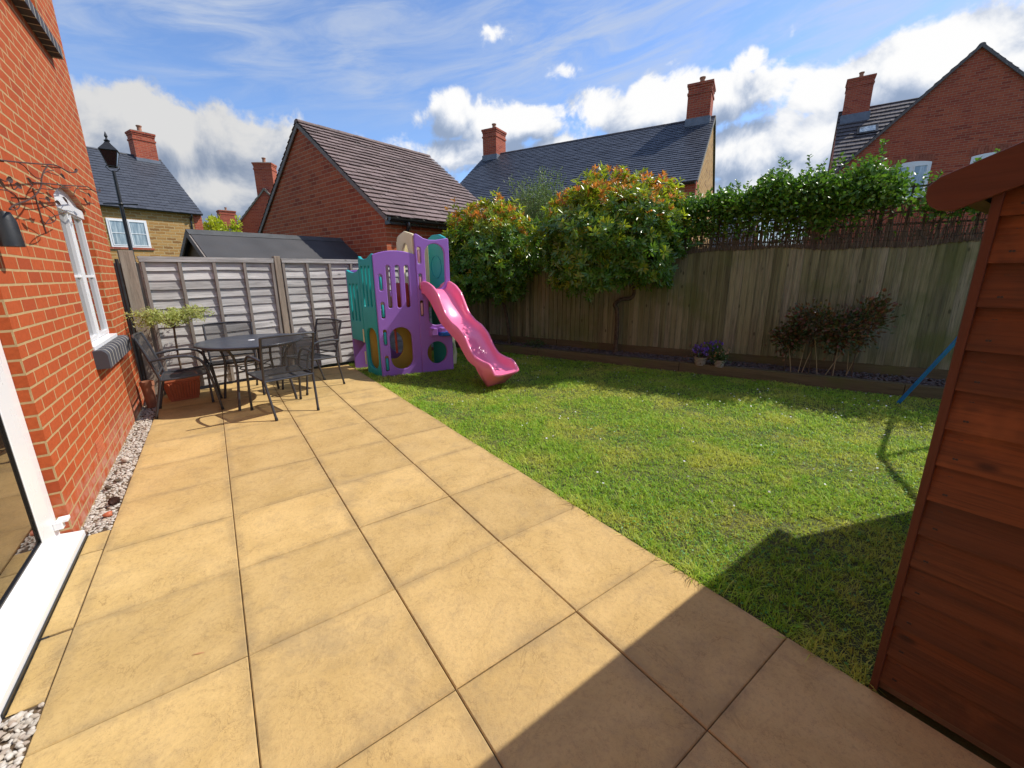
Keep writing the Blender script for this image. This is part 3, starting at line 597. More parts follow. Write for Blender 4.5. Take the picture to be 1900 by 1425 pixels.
# soldier course of the arch (proud bricks set on end)
def window_unit(parent, M, w, h, arch=0., cols=2, rows=2, fr=.06, mat_glass='glass', name='window', depth=.07):
    """frame in local x (width) y (height), z out; M maps to parent space"""
    wb = MB()
    def bx(x0, x1, y0, y1, z0, z1): wb.box(x0, x1, y0, y1, z0, z1, 0, M)
    bx(0, w, 0, fr, 0, depth); bx(0, w, h-fr, h, 0, depth)
    if arch > 0:
        pts = [(w*i/14, h+arch*(1-(2*i/14-1)**2)) for i in range(15)]; wb.extrude([(0, h-.002)]+pts+[(w, h-.002)], M, depth)
    for i in range(cols+1):
        x = i*(w-fr)/cols; bx(x, x+fr, fr, h-fr, 0.001, depth-.001)
    cw = (w-fr)/cols
    for i in range(cols):
        x0 = i*cw+fr+.001; x1 = (i+1)*cw-.001; s = .032
        bx(x0, x0+s, fr, h-fr, .01, depth+.012); bx(x1-s, x1, fr, h-fr, .01, depth+.012); bx(x0+s, x1-s, fr, fr+s, .01, depth+.012); bx(x0+s, x1-s, h-fr-s, h-fr, .01, depth+.012)
        for j in range(1, rows): y = fr+(h-2*fr)*j/rows; bx(x0+s, x1-s, y-.011, y+.011, .02, depth+.004)
    f = wb.build(name, MAT['upvc'], parent, bevel=.003)
    gb = MB(); pz = depth-.012; p = [M @ Vector(q) for q in ((fr*.5, fr*.5, pz), (w-fr*.5, fr*.5, pz), (w-fr*.5, h-fr*.5, pz), (fr*.5, h-fr*.5, pz))]; gb.poly(p); gb.build('pane', MAT[mat_glass], f)
    return f
MX = lambda x, y, z: Matrix(((0, 0, 1, x), (1, 0, 0, y), (0, 1, 0, z), (0, 0, 0, 1)))   # local x->+y, y->+z, z->+x
wf = window_unit(house, MX(-.115, 4.14-LY, .88), 1.02, 1.18, .118, cols=2, rows=2, fr=.055)
hd = MB(); hd.box(-.05, .02, 4.10-LY, 5.20-LY, 2.03, 2.05)
# white head board with projecting moulding + upvc sill
q = MB(); q.box(-.12, -.022, 4.145-LY, 5.155-LY, 1.985, 2.06); q.build('head_board', MAT['upvc'], wf, bevel=.004); q = MB(); q.box(-.12, .012, 4.142-LY, 5.158-LY, .88, .915); q.build('window_board', MAT['upvc'], wf, bevel=.004)
sb = MB()
def bullnose(mb, y0, y1, z0, z1, out):
    prof = [(-.10, z1-.005)]+[(out-.035+.035*math.sin(a), z1-.035+.035*math.cos(a)-.012*math.sin(a)) for a in [i*math.pi/2/5 for i in range(6)]]+[(out, z0), (-.001, z0)]
    N = len(prof)
    bi = len(mb.v)
    for y in (y0, y1):
        for x, z in prof: mb.v.append((x, y, z))
    L = 0
    for i in range(N-1):
        a, b = prof[i], prof[i+1]; mb.f.append((bi+i, bi+i+1, bi+N+i+1, bi+N+i)); mb.mi.append(0); mb.uv.append([(y0, .6+i*.01), (y0, .61+i*.01), (y1, .61+i*.01), (y1, .6+i*.01)])
    for o_, fl in ((0, 1), (N, 0)):
        mb.f.append(tuple(range(bi+o_, bi+o_+N)) if fl else tuple(range(bi+o_, bi+o_+N))[::-1]); mb.mi.append(0); mb.uv.append([(y0+.02+.001*k, .6) for k in range(N)])
bullnose(sb, 4.08-LY, 5.24-LY, .735, .885, .085); sb.build('window_sill', MAT['sill'], house, smooth=True, ang=50)
sb = MB(); bullnose(sb, 4.05-LY, 5.30-LY, 3.36, 3.49, .075); sb.build('window_sill', MAT['sill'], house, smooth=True, ang=50)
window_unit(house, MX(-.11, 4.2-LY, 3.48), 1.0, 1.02, .1, cols=2, rows=2, fr=.055)
# air brick
ab = MB(); ab.box(-.02, .004, 3.50-LY, 3.715-LY, .165, .30)
for i in range(7):
    for j in range(4): ab.box(.004, .0065, 3.512-LY+i*.029, 3.533-LY+i*.029, .178+j*.03, .197+j*.03)
ab.build('air_brick', MAT['terracotta'], house)
# damp-proof / plinth drip boxes at the far end
# patio door
d = MB(); Y0, Y1 = .2-LY, 2.66-LY
d.box(-.12, -.05, Y1-.12, Y1-.001, .05, 2.11); d.box(-.12, -.05, Y0, Y0+.07, .05, 2.11); d.box(-.12, -.05, Y0+.07, Y1-.12, 2.05, 2.11); d.box(-.12, -.05, Y0+.07, Y1-.12, .05, .11)
df = d.build('door_frame', MAT['upvc'], house, bevel=.004)
for k, (a, b) in enumerate(((1.43-LY, 2.538-LY), (.272-LY, 1.427-LY))):
    l = MB(); s = .165; l.box(-.105, -.035, a, a+s, .112, 2.048); l.box(-.105, -.035, b-s, b, .112, 2.048); l.box(-.105, -.035, a+s, b-s, .112, .16); l.box(-.105, -.035, a+s, b-s, 1.96, 2.048)
    dl = l.build('door_leaf', MAT['upvc'], house, bevel=.004)
    gs = MB(); gs.box(-.052, -.046, a+s-.005, b-s+.005, .155, 1.965); gs.build('pane', MAT['glass_clear'], dl)
    ga = MB(); ga.box(-.0455, -.038, a+s, a+s+.008, .16, 1.96); ga.box(-.0455, -.038, b-s-.008, b-s, .16, 1.96); ga.box(-.0455, -.038, a+s+.008, b-s-.008, .16, .168); ga.build('gasket', MAT['gutter'], dl)
st = MB(); st.poly([(-.05, 1.36-LY, .055), (.045, 1.36-LY, .042), (.045, Y1-.005, .042), (-.05, Y1-.005, .055)]); st.box(-.12, .045, .2-LY, Y1-.005, -.02, .041)
st.poly([(-.05, .2-LY, .055), (.045, .2-LY, .042), (.045, 1.36-LY, .042), (-.05, 1.36-LY, .055)]); st.build('door_sill', MAT['upvc'], house)
dr = MB(); dr.box(.046, .052, 1.42-LY, Y1+.02, -.02, .012)
dr.box(.052, .074, 1.42-LY, Y1+.02, -.02, -.006)
for i in range(24): dr.box(.050, .076, 1.43-LY+i*.052, 1.445-LY+i*.052, -.006, -.003)
dr.build('drainage_channel', MAT['gutter'], house)
hk = MB(); hk.box(-.05, -.012, 2.585-LY, 2.625-LY, .11, .155); hk.box(-.035, .012, 2.59-LY, 2.64-LY, .145, .165); hk.build('door_catch', MAT['upvc'], house, bevel=.004)
# thin black tube standing in for the shaded gap at the far corner
dp = MB(); dp.tube([(.03, 5.99-LY, -.02), (.03, 5.99-LY, 1.66)], .018, 10); dp.build('gap_shade_tube', MAT['iron'], house)

# iron twig wall art
art = empty('twig_wall_art', (HX+.1, 3.9, 2.0), label='rusty iron twig and leaf decoration fixed to the brick wall above the window', cat='wall decoration')
TW = [[(2.748, 2.015), (2.953, 2.05), (3.192, 2.092), (3.54, 2.155), (3.82, 2.206), (4.002, 2.224), (4.191, 2.233), (4.405, 2.268), (4.565, 2.318)],
[(3.04, 2.062), (3.123, 2.061), (3.186, 2.045), (3.281, 2.033), (3.39, 2.045)],
[(3.633, 2.165), (3.494, 2.102), (3.406, 2.048), (3.343, 1.991), (3.185, 1.922), (3.005, 1.868), (2.855, 1.834), (2.749, 1.807), (2.686, 1.783)],
[(3.485, 2.093), (3.635, 2.135), (3.761, 2.159)], [(3.576, 2.118), (3.721, 2.132), (3.861, 2.148)],
[(3.197, 1.991), (3.455, 2.029), (3.795, 2.077), (4.078, 2.119), (4.462, 2.177), (4.799, 2.227), (5.02, 2.234), (5.215, 2.252), (5.433, 2.304)],
[(3.752, 2.083), (3.828, 2.078), (3.97, 2.084), (4.152, 2.117)], [(4.429, 2.167), (4.265, 2.111), (4.17, 2.058)], [(4.417, 2.134), (4.566, 2.147), (4.719, 2.154)],
[(4.527, 2.089), (4.686, 2.079), (4.967, 2.114)], [(3.249, 1.913), (3.391, 1.928), (3.486, 1.941)], [(3.167, 1.956), (3.176, 1.884), (3.183, 1.781), (3.196, 1.71)],
[(3.238, 1.771), (3.334, 1.804), (3.48, 1.84), (3.665, 1.874), (3.837, 1.911)], [(3.238, 1.771), (3.375, 1.789), (3.491, 1.821), (3.484, 1.845), (3.413, 1.861), (3.269, 1.878)],
[(2.675, 1.919), (2.741, 1.919), (2.823, 1.945)], [(2.633, 1.864), (2.741, 1.875), (2.826, 1.869), (2.861, 1.841), (2.837, 1.812), (2.763, 1.79), (2.686, 1.783)],
[(2.809, 1.927), (2.829, 1.895), (2.906, 1.921)], [(3.335, 1.982), (3.547, 2.008), (3.809, 2.058), (4.067, 2.108)]]
tb = MB()
for i, l in enumerate(TW): tb.tube(smoothpath([(0, y-3.9, z-2.0) for y, z in l], 4), .0042 if i in (0, 2, 5, 11) else .0026, 6)
for y, z in ((2.80, 2.02), (4.0, 2.222), (3.19, 1.90), (5.0, 2.233)): tb.tube([(-.1, y-3.9, z-2.0), (0, y-3.9, z-2.0)], .004, 6)
tb.build('twigs', MAT['rust'], art, smooth=True)
for (y, z), a in [((4.477, 2.296), .6), ((3.975, 2.161), -.1), ((4.799, 2.157), -.1), ((3.875, 1.986), -.4), ((3.257, 1.879), -.5), ((5.384, 2.29), .5), ((2.808, 1.938), .3), ((3.146, 1.984), -.5), ((2.921, 1.928), 0), ((3.422, 1.932), 0), ((4.584, 2.076), -.5), ((3.649, 1.94), 0), ((2.672, 1.895), -.8)]:
    lf = MB(); L_ = .11 if y < 3.6 else .15; w_ = .016; ca, sa = math.cos(a*.5), math.sin(a*.5)
    def tp(u, v, w): return (w, y-3.9+u*ca-v*sa, z-2.0+u*sa+v*ca)
    ring = [tp(-L_/2, 0, 0), tp(-L_*.2, w_, .004), tp(L_*.15, w_*.9, .004), tp(L_/2, 0, 0), tp(L_*.15, -w_*.9, .004), tp(-L_*.2, -w_, .004)]
    for i in range(6): lf.poly([ring[i], ring[(i+1) % 6], tp(0, 0, -.004)])
    lf.build('leaf', MAT['rust'], art)
# black wall lamp
wl = empty('wall_lamp', (HX, 2.735, 1.64), label='black metal lamp on the brick wall beside the patio door', cat='wall light')
w = MB(); w.box(0, .012, -.05, .05, .0, .16); w.build('back_plate', MAT['iron'], wl, bevel=.002)
w = MB(); w.lathe([(.001, .17), (.028, .165), (.042, .12), (.048, .0), (.043, .0), (.001, .01)], (.060, 0, -.03), 20); w.build('shade', MAT['iron'], wl, smooth=True)

# ================================================================= BACK FENCE (lap panels)
bf = empty('lap_fence', (-2.45, BY(-2.45), 0), math.atan(.2075), label='silvery grey overlapping-slat panel fence across the far end of the patio', cat='fence')
FH = 1.70
def lap_panel(x0, x1, z0=.04, z1=FH):
    sl_ = MB(); n = 14; gz = (z1-.05-z0)/n
    for i in range(n):
        zb = z0+i*gz; segs = 14; xs = [x0+(x1-x0)*k/segs for k in range(segs+1)]; hgt = gz*1.28
        ph = random.uniform(0, 6); am = random.uniform(.002, .011)
        lo = [zb+am*math.sin(ph+x*5)+random.uniform(-.002, .002) for x in xs]; th = .008
        yb = -.026-random.uniform(0, .010); yt = -.004
        b = len(sl_.v)
        for x, zl in zip(xs, lo):
            sl_.v += [(x, yb, zl), (x, yb+th, zl), (x, yt+.002, zb+hgt), (x, yt-.003, zb+hgt)]
        off = random.uniform(0, 9)
        for k in range(segs):
            for j in range(4):
                j2 = (j+1) % 4; sl_.f.append((b+k*4+j, b+(k+1)*4+j, b+(k+1)*4+j2, b+k*4+j2)); sl_.mi.append(0)
                vv = {0: 0, 1: .01, 2: hgt, 3: hgt}; sl_.uv.append([(xs[k]+off, vv[j]), (xs[k+1]+off, vv[j]), (xs[k+1]+off, vv[j2]), (xs[k]+off, vv[j2])])
    p = sl_.build('panel', MAT['fence_grey'], bf)
    bt = MB(); W_ = x1-x0
    nb = 5
    for k in range(nb):
        x = x0+.012+(W_-.024-.035)*k/(nb-1) if W_ > 1.2 else x0+.01+(W_-.05)*k/(nb-1)
        M_ = Matrix.Rotation(R(random.uniform(-.6, .6)), 4, 'Y'); M_.translation = Vector((x+.017, 0, z0))
        bt.box(-.017, .017, -.052, -.027, 0, z1-z0-.02, 0, M_)
    bt.build('batten', MAT['batten'], p)
    cp = MB(); cp.box(x0-.005, x1+.005, -.055, .012, z1-.028, z1); cp.box(x0, x1, -.056, -.020, z1-.062, z1-.030); cp.build('capping_rail', MAT['fence_grey'], p)
lap_panel(.10, 1.56); lap_panel(1.67, 3.10); lap_panel(3.2, 5.05)
for x, s_, h_ in ((0.0, .13, FH+.06), (1.615, .08, FH+.03), (3.15, .075, FH), (5.12, .08, FH+.1)):
    p = MB(); p.box(x-s_/2, x+s_/2, -.05, .045, -.1, h_); p.build('post', MAT['fence_post'], bf, bevel=.004)
for x0_, x1_, y_ in ((-.22, -.066, .03), (.066, .10, -.01)):
    p = MB(); p.box(x0_, x1_, y_, y_+.02, -.02, 1.62); p.build('side_board', MAT['batten'], bf)
# ================================================================= RIGHT FENCE (closeboard)
fdir = Vector((-.423, 1, 0)).normalized(); fa = math.atan2(fdir.y, fdir.x)
cf = empty('closeboard_fence', (FX(-2.2), -2.2, 0), fa, label='tall green-stained vertical board fence behind the raised bed', cat='fence')
# local x along fence away from camera, local +y toward the garden (left)
FL = 10.35
g_ = MB(); x = 0
while x < FL:
    wdt = random.uniform(.092, .104); top = 1.77+random.uniform(-.012, .012); z0 = .235+random.uniform(-.004, .004)
    b = len(g_.v); off = random.uniform(0, 20); jj = random.uniform(-.003, .003)
    for z in (z0, top): g_.v += [(x, .030+jj, z), (x+wdt, .009+jj, z), (x+wdt, .001, z), (x, .001, z)]
    for j in range(4):
        j2 = (j+1) % 4; g_.f.append((b+j, b+4+j, b+4+j2, b+j2)); g_.mi.append(0); vv = [0, wdt, wdt, 0]; g_.uv.append([(z0+off, vv[j]), (top+off, vv[j]), (top+off, vv[j2]), (z0+off, vv[j2])])
    g_.f += [(b+3, b+2, b+1, b), (b+4, b+5, b+6, b+7)]; g_.mi += [0, 0]; g_.uv += [None, None]
    x += wdt-.012
bo = g_.build('boards', MAT['fence_green'], cf)
g_ = MB()
for k in range(4): g_.box(k*2.7, k*2.7+2.69, -.006, .0005, .0, .25); g_.box(k*2.7, k*2.7+2.69, .001, .026, .0, .234)
g_.build('gravel_board', MAT['sleeper'], cf, bevel=.003)
for k in range(5):
    g_ = MB(); g_.box(k*2.7-.05, k*2.7+.05, -.11, -.006, -.1, 1.8); g_.build('post', MAT['fence_post'], cf)
# sleepers
sdir = Vector((-.402, 1, 0)).normalized(); sa_ = math.atan2(sdir.y, sdir.x); L0 = 0; start = Vector((SX(-2.2), -2.2, 0))
for k, (a, b) in enumerate(((0, 3.05), (3.055, 5.55), (5.555, 7.95), (7.955, 9.9))):
    s_ = MB(); s_.box(0, b-a, -.10, 0, -.05, .125+(.004 if k % 2 else 0)); o = s_.build('timber_sleeper', MAT['sleeper'], bevel=.006); o.location = start+sdir*a; o.rotation_euler.z = sa_
    tag(o, ['brown timber sleeper edging the bed beside the shed', 'timber sleeper edging the bed in front of the staked shrubs', 'mossy timber sleeper edging the bed in front of the flower pots and tree trunk', 'timber sleeper edging the bed behind the slide'][k], 'sleeper', 'timber sleepers edging the raised bed')
# trellis
tr = empty('trellis', (FX(-2.2), -2.2, 0), fa, label='dark square lattice trellis on top of the board fence', cat='trellis')
g_ = MB(); T0, T1 = 0.2, 6.6; zt0, zt1 = 1.79, 2.42
x = T0
while x < T1: g_.box(x, x+.02, .012, .022, zt0, zt1); x += .15
for z in (1.82, 1.96, 2.10, 2.24, 2.38): g_.box(T0, T1, .0, .011, z, z+.022)
g_.build('lattice', MAT['lath'], tr)
for x in (T0, 1.95, 3.75, 5.55): g_ = MB(); g_.box(x-.02, x+.02, -.025, -.001, 1.72, 2.46); g_.build('frame_post', MAT['lath'], tr)
# reed screen
rs = empty('reed_screen', (FX(-2.2), -2.2, 0), fa, label='brown brushwood reed screening tied along the lower trellis above the fence', cat='screening')
g_ = MB(); x = .3
def rtop(x): 
    return 1.93+.05*math.sin(x*1.7)+.04*math.sin(x*4.1)
def rbot(x): return 1.735+.022*math.sin(x*2.6+1)+.012*math.sin(x*7)
while x < 6.5:
    r_ = random.uniform(.0026, .0052); y_ = .030+random.uniform(-.004, .006); t_ = random.gauss(0, .012); zt = rtop(x)+random.gauss(0, .05)
    if random.random() < .3: zt += random.uniform(.08, .26)
    g_.tube([(x, y_, rbot(x)-random.uniform(0, .022)), (x+t_, y_+random.uniform(-.003, .004), zt)], r_, 4, cap=False)
    x += .0048
g_.build('reeds', MAT['reed'], rs)
g_ = MB()
for z in (1.80, 1.90, 2.0):
    g_.tube([(.3+.1*k, .038, z+(rbot(.3+.1*k)-1.735)*.8) for k in range(63)], .002, 4)
g_.build('binding_wire', MAT['iron'], rs)
# ================================================================= CLIMBER on the trellis
cl = empty('climbing_plant', (FX(1.5), 1.5, 1.7), label='bushy bright green climber spilling over the trellis along the fence', cat='climber')
n = 44000
tt = rng.uniform(.5, 7.0, n)
prof = lambda t: np.interp(t, [.5, 2.4, 2.86, 3.05, 3.31, 3.5, 3.62, 3.84, 4.03, 4.23, 4.56, 4.93, 5.1, 5.28, 5.63, 5.9, 6.4, 7], [2.4, 2.5, 2.46, 2.40, 2.34, 2.28, 2.52, 2.68, 2.66, 2.58, 2.60, 2.70, 2.60, 2.48, 2.54, 2.42, 2.45, 2.5])+.035*np.sin(t*13)+.02*np.sin(t*29)
topz = prof(tt); hh = rng.beta(2.4, 1.5, n); thin = rng.uniform(size=n)
zz = 1.80+(topz-1.80)*hh + np.abs(rng.normal(size=n))*.03
yy_ = rng.normal(size=n)*.15*np.clip((zz-1.7)/.5, .3, 1.2)
dens_ = np.clip(.30+.6*np.sin(tt*3.3+1)*np.sin(zz*11+tt*2)+(zz-2.17)*2.4, .05, 1)*np.where((tt > 3.35) & (tt < 3.62), .35, 1)*np.where(tt < 3.35, .55, 1)+np.where((tt > 3.9) & (tt < 5.9), .30, 0)+np.where((tt > 4.25) & (tt < 5.05), .35, 0); k_ = thin < dens_
tt, zz, yy_ = tt[k_], zz[k_], yy_[k_]; n = len(tt)
org = np.array([FX(-2.2), -2.2, 0]); fd = np.array(fdir); gn = np.array([-fd[1], fd[0], 0])
P = org+fd*tt[:, None]+gn*(yy_+.02)[:, None]+np.array([0, 0, 1.])*zz[:, None]-np.array([FX(1.5), 1.5, 1.7])
Dr = unit(rng.normal(size=(n, 3))+np.array([0, 0, -.25])+gn*.3); s1 = leaves(P, Dr, rng.uniform(.04, .075, n), rng.uniform(.025, .046, n), .2)
# shoots standing up
Ps, Ds = [], []
stm = MB()
for k in range(60):
    t = random.uniform(.5, 6.6); z = float(prof(np.array([t]))[0])-.06; b = org+fd*t+gn*random.gauss(0, .1)+np.array([0, 0, z])-np.array([FX(1.5), 1.5, 1.7]); dd = unit(np.array([random.gauss(0, .35), random.gauss(0, .35), 1.0])); L_ = random.uniform(.12, .36)
    bend = np.array([random.gauss(0, .12), random.gauss(0, .12), 0])
    pts = [b+dd*L_*s+bend*s*s*L_ for s in (0, .33, .66, 1.0)]; stm.tube([tuple(p) for p in pts], .0022, 4, cap=False)
    for s in np.linspace(.15, 1, int(L_/.022)):
        for q in (0, 1): Ps.append(b+dd*L_*s+bend*s*s*L_); a = random.uniform(0, 6.28); Ds.append([math.cos(a), math.sin(a), random.uniform(-.2, .9)])
for k in range(40):
    t = random.uniform(.6, 6.4); stm.tube(smoothpath([tuple(org+fd*(t+j*random.uniform(.05, .16)*(1 if k % 2 else -1))+gn*random.gauss(.02, .04)+np.array([0, 0, 1.8+j*random.uniform(.1, .16)])-np.array([FX(1.5), 1.5, 1.7])) for j in range(5)], 3), random.uniform(.003, .007), 5, cap=False)
s2 = leaves(np.array(Ps), unit(np.array(Ds)), rng.uniform(.03, .06, len(Ps)), rng.uniform(.015, .03, len(Ps)), .2)
leafmesh('foliage', [s1, s2], [MAT['ivy'], MAT['ivy']], cl); stm.build('stem', MAT['bark'], cl)

# ================================================================= TREES
def rosette_tree(name, label, base, cen, rad, nros, trunkpts, seedv, young=.5, trunk_r=.035, low=-.55):
    r = np.random.default_rng(seedv); root = empty(name, base, label=label, cat='tree', group=None)
    b0 = np.array(base); c = np.array(cen)-b0; rad = np.array(rad)
    d = unit(r.normal(size=(nros*2, 3))); d = d[d[:, 2] > low-.25*r.uniform(size=len(d))][:nros]
    lump = 1+.10*np.sin(d[:, 0]*5+seedv)*np.sin(d[:, 1]*6+1)+.08*np.sin(d[:, 2]*9+d[:, 0]*7)+.05*r.normal(size=len(d))
    sh = np.where(r.uniform(size=len(d)) < .68, r.uniform(.9, 1.03, len(d)), r.uniform(.45, .92, len(d)))
    P = c+d*rad*(lump*sh)[:, None]
    up_ = unit(d+np.array([0, 0, .45])+r.normal(size=d.shape)*.35)
    # rosettes: 8 leaves around axis
    nl = 9; a = (np.arange(nl)*2*np.pi/nl)[None]+r.uniform(0, 6.28, (len(P), 1)); t = unit(np.cross(up_, r.normal(size=up_.shape))); b = np.cross(up_, t)
    el_ = r.uniform(.15, .95, (len(P), nl))
    Dv = (t[:, None]*np.cos(a)[..., None]+b[:, None]*np.sin(a)[..., None])*np.cos(el_)[..., None]+up_[:, None]*np.sin(el_)[..., None]
    Pv = P[:, None]+Dv*.008+up_[:, None]*(r.uniform(-.05, .01, (len(P), nl))[..., None])
    Dv = Dv.reshape(-1, 3); Pv = Pv.reshape(-1, 3); N_ = np.repeat(up_, nl, 0)
    hn = (P[:, 2]-c[2])/rad[2]; py = np.clip((hn-.15)*1.5, 0, 1)**1.3*young*2.2*(sh > .85)+.02; u = r.uniform(size=len(P)); patch = .5+.5*np.sin(P[:, 0]*7+seedv)*np.sin(P[:, 1]*6+P[:, 2]*5)
    kind = np.where(u < py*.45*(.4+patch), 0, np.where(u < py*1.5*(.5+.5*patch)+.16+.22*np.clip(hn+.2, 0, 1), 1, 2)); kk = np.repeat(kind, nl)
    sets = []
    for q in range(3):
        m_ = kk == q; n_ = m_.sum(); L_ = (r.uniform(.055, .085, n_) if q == 0 else r.uniform(.07, .11, n_))
        sets.append(leaves(Pv[m_], unit(Dv[m_]+(np.array([0, 0, .5]) if q == 0 else 0)), L_, L_*r.uniform(.30, .40, n_), .22, N_[m_], .12))
    leafmesh('crown', sets, [MAT['ph_new'], MAT['ph_mid'], MAT['ph_old']], root)
    tk = MB(); pts = smoothpath([tuple(np.array(p)-b0) for p in trunkpts], 5); tk.tube(pts, [trunk_r*(1-.35*i/len(pts)) for i in range(len(pts))], 9)
    tk.build('trunk', MAT['bark'], root, smooth=True)
    lb = MB(); top = np.array(pts[-1])
    for k in range(46):
        e = P[r.integers(len(P))]*.95; mdl = (top+e)/2+r.normal(size=3)*.08; lb.tube(smoothpath([tuple(top-np.array([0, 0, r.uniform(0, .25)])), tuple(mdl), tuple(e)], 4), [.016-.0013*j for j in range(9)], 5, cap=False)
    lb.build('limb', MAT['bark'], root)
    return root
rosette_tree('photinia_tree', 'large round-headed evergreen tree with orange-tipped glossy leaves on a crooked trunk in the bed', (3.80, 4.13, .08), (3.72, 4.17, 1.93), (1.26, 1.04, .92), 3900,
    [(3.80, 4.13, .05), (3.81, 4.12, .45), (3.80, 4.13, .82), (3.76, 4.15, .92), (3.84, 4.1, 1.0), (3.98, 4.0, 1.03), (4.02, 3.98, 1.16), (3.9, 4.05, 1.35), (3.8, 4.1, 1.6)], 3, .55, .040, -.62)
rosette_tree('photinia_tree', 'bushy orange-topped evergreen tree growing behind the play frame, left of the round-headed one', (2.95, 6.05, .08), (2.62, 6.15, 1.82), (.86, .86, .86), 2100,
    [(2.95, 6.05, .05), (2.93, 6.07, .5), (2.86, 6.1, .9), (2.75, 6.15, 1.5)], 11, .5, .035, -.8)
def twig_tree(name, label, base, cen, rad, n, mat, L0, W0, seedv, trunk_r=.05, nb=60, cat='tree', spiky=0.0, low=-.9):
    r = np.random.default_rng(seedv); root = empty(name, base, label=label, cat=cat); b0 = np.array(base); c = np.array(cen)-b0; rad = np.array(rad)
    ends = unit(r.normal(size=(nb, 3))); ends = ends[ends[:, 2] > low]; nb = len(ends); ends = c+ends*rad*r.uniform(.55, 1.12, (nb, 1)); br = MB(); tp = c*np.array([1, 1, .55])
    br.tube([(0, 0, 0), tuple(tp*.5+r.normal(size=3)*.02), tuple(tp)], [trunk_r, trunk_r*.8, trunk_r*.6], 7)
    br.build('trunk', MAT['bark'], root); tw = MB(); Pn, Dn = [], []; per = n//nb
    for e in ends:
        mid = (tp+e)/2+r.normal(size=3)*.1*rad.mean(); pts = smoothpath([tuple(tp), tuple(mid), tuple(e)], 5); tw.tube(pts, [trunk_r*.3*(1-.08*i) for i in range(len(pts))], 4, cap=False)
        for k in range(per):
            s = r.uniform(.25, 1.0)**.7; p = np.array(pts[min(len(pts)-1, int(s*(len(pts)-1)))]); sp = .16*rad.mean()*(1.3-s*.7+spiky*0)
            Pn.append(p+r.normal(size=3)*sp); Dn.append(unit(e-tp+r.normal(size=3)*.8*np.linalg.norm(e-tp)))
    Pn, Dn = np.array(Pn), np.array(Dn); nn_ = len(Pn)
    leafmesh('crown', [leaves(Pn, Dn, r.uniform(.7, 1.3, nn_)*L0, r.uniform(.7, 1.3, nn_)*W0, .15)], [MAT[mat]], root); tw.build('branch', MAT['bark'], root); return root
twig_tree('olive_green_tree', 'loose grey-green small-leaved tree rising behind the fence between the two orange-tipped trees', (4.45, 7.25, 0), (4.55, 7.05, 2.82), (.90, .8, .85), 22000, 'olive', .055, .018, 5, .04, 130)
twig_tree('lime_conifer', 'bright yellow-green bushy tree between the stone house and the garage, left clump', (-1.15, 24.2, 0), (-1.15, 24.2, 3.6), (.62, .6, .75), 2600, 'lime', .16, .08, 6, .07, 60)
twig_tree('lime_conifer', 'bright yellow-green tree poking up beside the garage roof, right clump', (-.35, 23.6, 0), (-.35, 23.6, 3.5), (.30, .3, .75), 1300, 'lime', .14, .07, 8, .05, 34)
# blossom twigs over the left tree
bs = empty('blossom_shrub', (3.5, 8.0, 0), label='thin twigs with pale pink blossom showing above the left evergreen', cat='shrub')
tw = MB(); Pn = []
for k in range(16):
    e = Vector((-.25+random.gauss(0, .16), random.gauss(0, .15), 2.55+random.uniform(0, .30))); m_ = Vector((e.x*.3, e.y*.3, 1.6)); pts = smoothpath([(0, 0, 0), m_, e], 5); tw.tube(pts, .006, 4, cap=False)
    for j in range(16): Pn.append(np.array(pts[-1-int(random.random()*3)])+np.random.default_rng(k*20+j).normal(size=3)*.035)
tw.build('branch', MAT['bark'], bs); Pn = np.array(Pn); leafmesh('blossom', [leaves(Pn, unit(rng.normal(size=Pn.shape)), np.full(len(Pn), .05), np.full(len(Pn), .045), .2)], [MAT['blossom']], bs)

# staked low shrubs in bed: individual standards with bronze leaves on canes
gcanes = 'small staked shrubs in the raised bed'
sps = [(4.50, 1.80, .60, .13, .16, 'left-hand low staked shrub with bronze-green leaves'), (4.60, 1.55, .82, .20, .22, 'tallest middle staked shrub with dark leaves and red tips'), (4.72, 1.33, .64, .19, .20, 'staked shrub hanging lowest in the middle of the row'), (4.86, 1.16, .80, .18, .20, 'right-hand staked shrub with red-bronze upper leaves')]
for i, (x, y, zc, rr, rz_, lb) in enumerate(sps):
    root = empty('staked_shrub', (x, y, .09), label=lb+' by the board fence', cat='shrub', group=gcanes)
    r = np.random.default_rng(50+i); n = 900; c_ = unit(r.normal(size=(9, 3)))*np.array([rr, rr, rz_])*r.uniform(.5, 1.15, (9, 1)); d_ = c_[r.integers(9, size=n)]+r.normal(size=(n, 3))*np.array([rr, rr, rz_])*.36*(1+.25*np.sin(np.arange(n))[:, None]*0); P = np.array([0, 0, zc-.09])+d_
    leafmesh('crown', [leaves(P, unit(d_+r.normal(size=(n, 3))*.08+np.array([0, 0, .03])), r.uniform(.035, .06, n), r.uniform(.022, .035, n), .2)], [MAT['shrub']], root)
    s_ = MB(); s_.tube([(0, 0, 0), (.01, .01, zc*.5), (0, 0, zc-.09)], .007, 6)
    for q in range(7): e = P[r.integers(n)]; s_.tube([(0, 0, zc*.45), tuple(e)], .004, 4, cap=False)
    s_.build('stem', MAT['bark'], root)
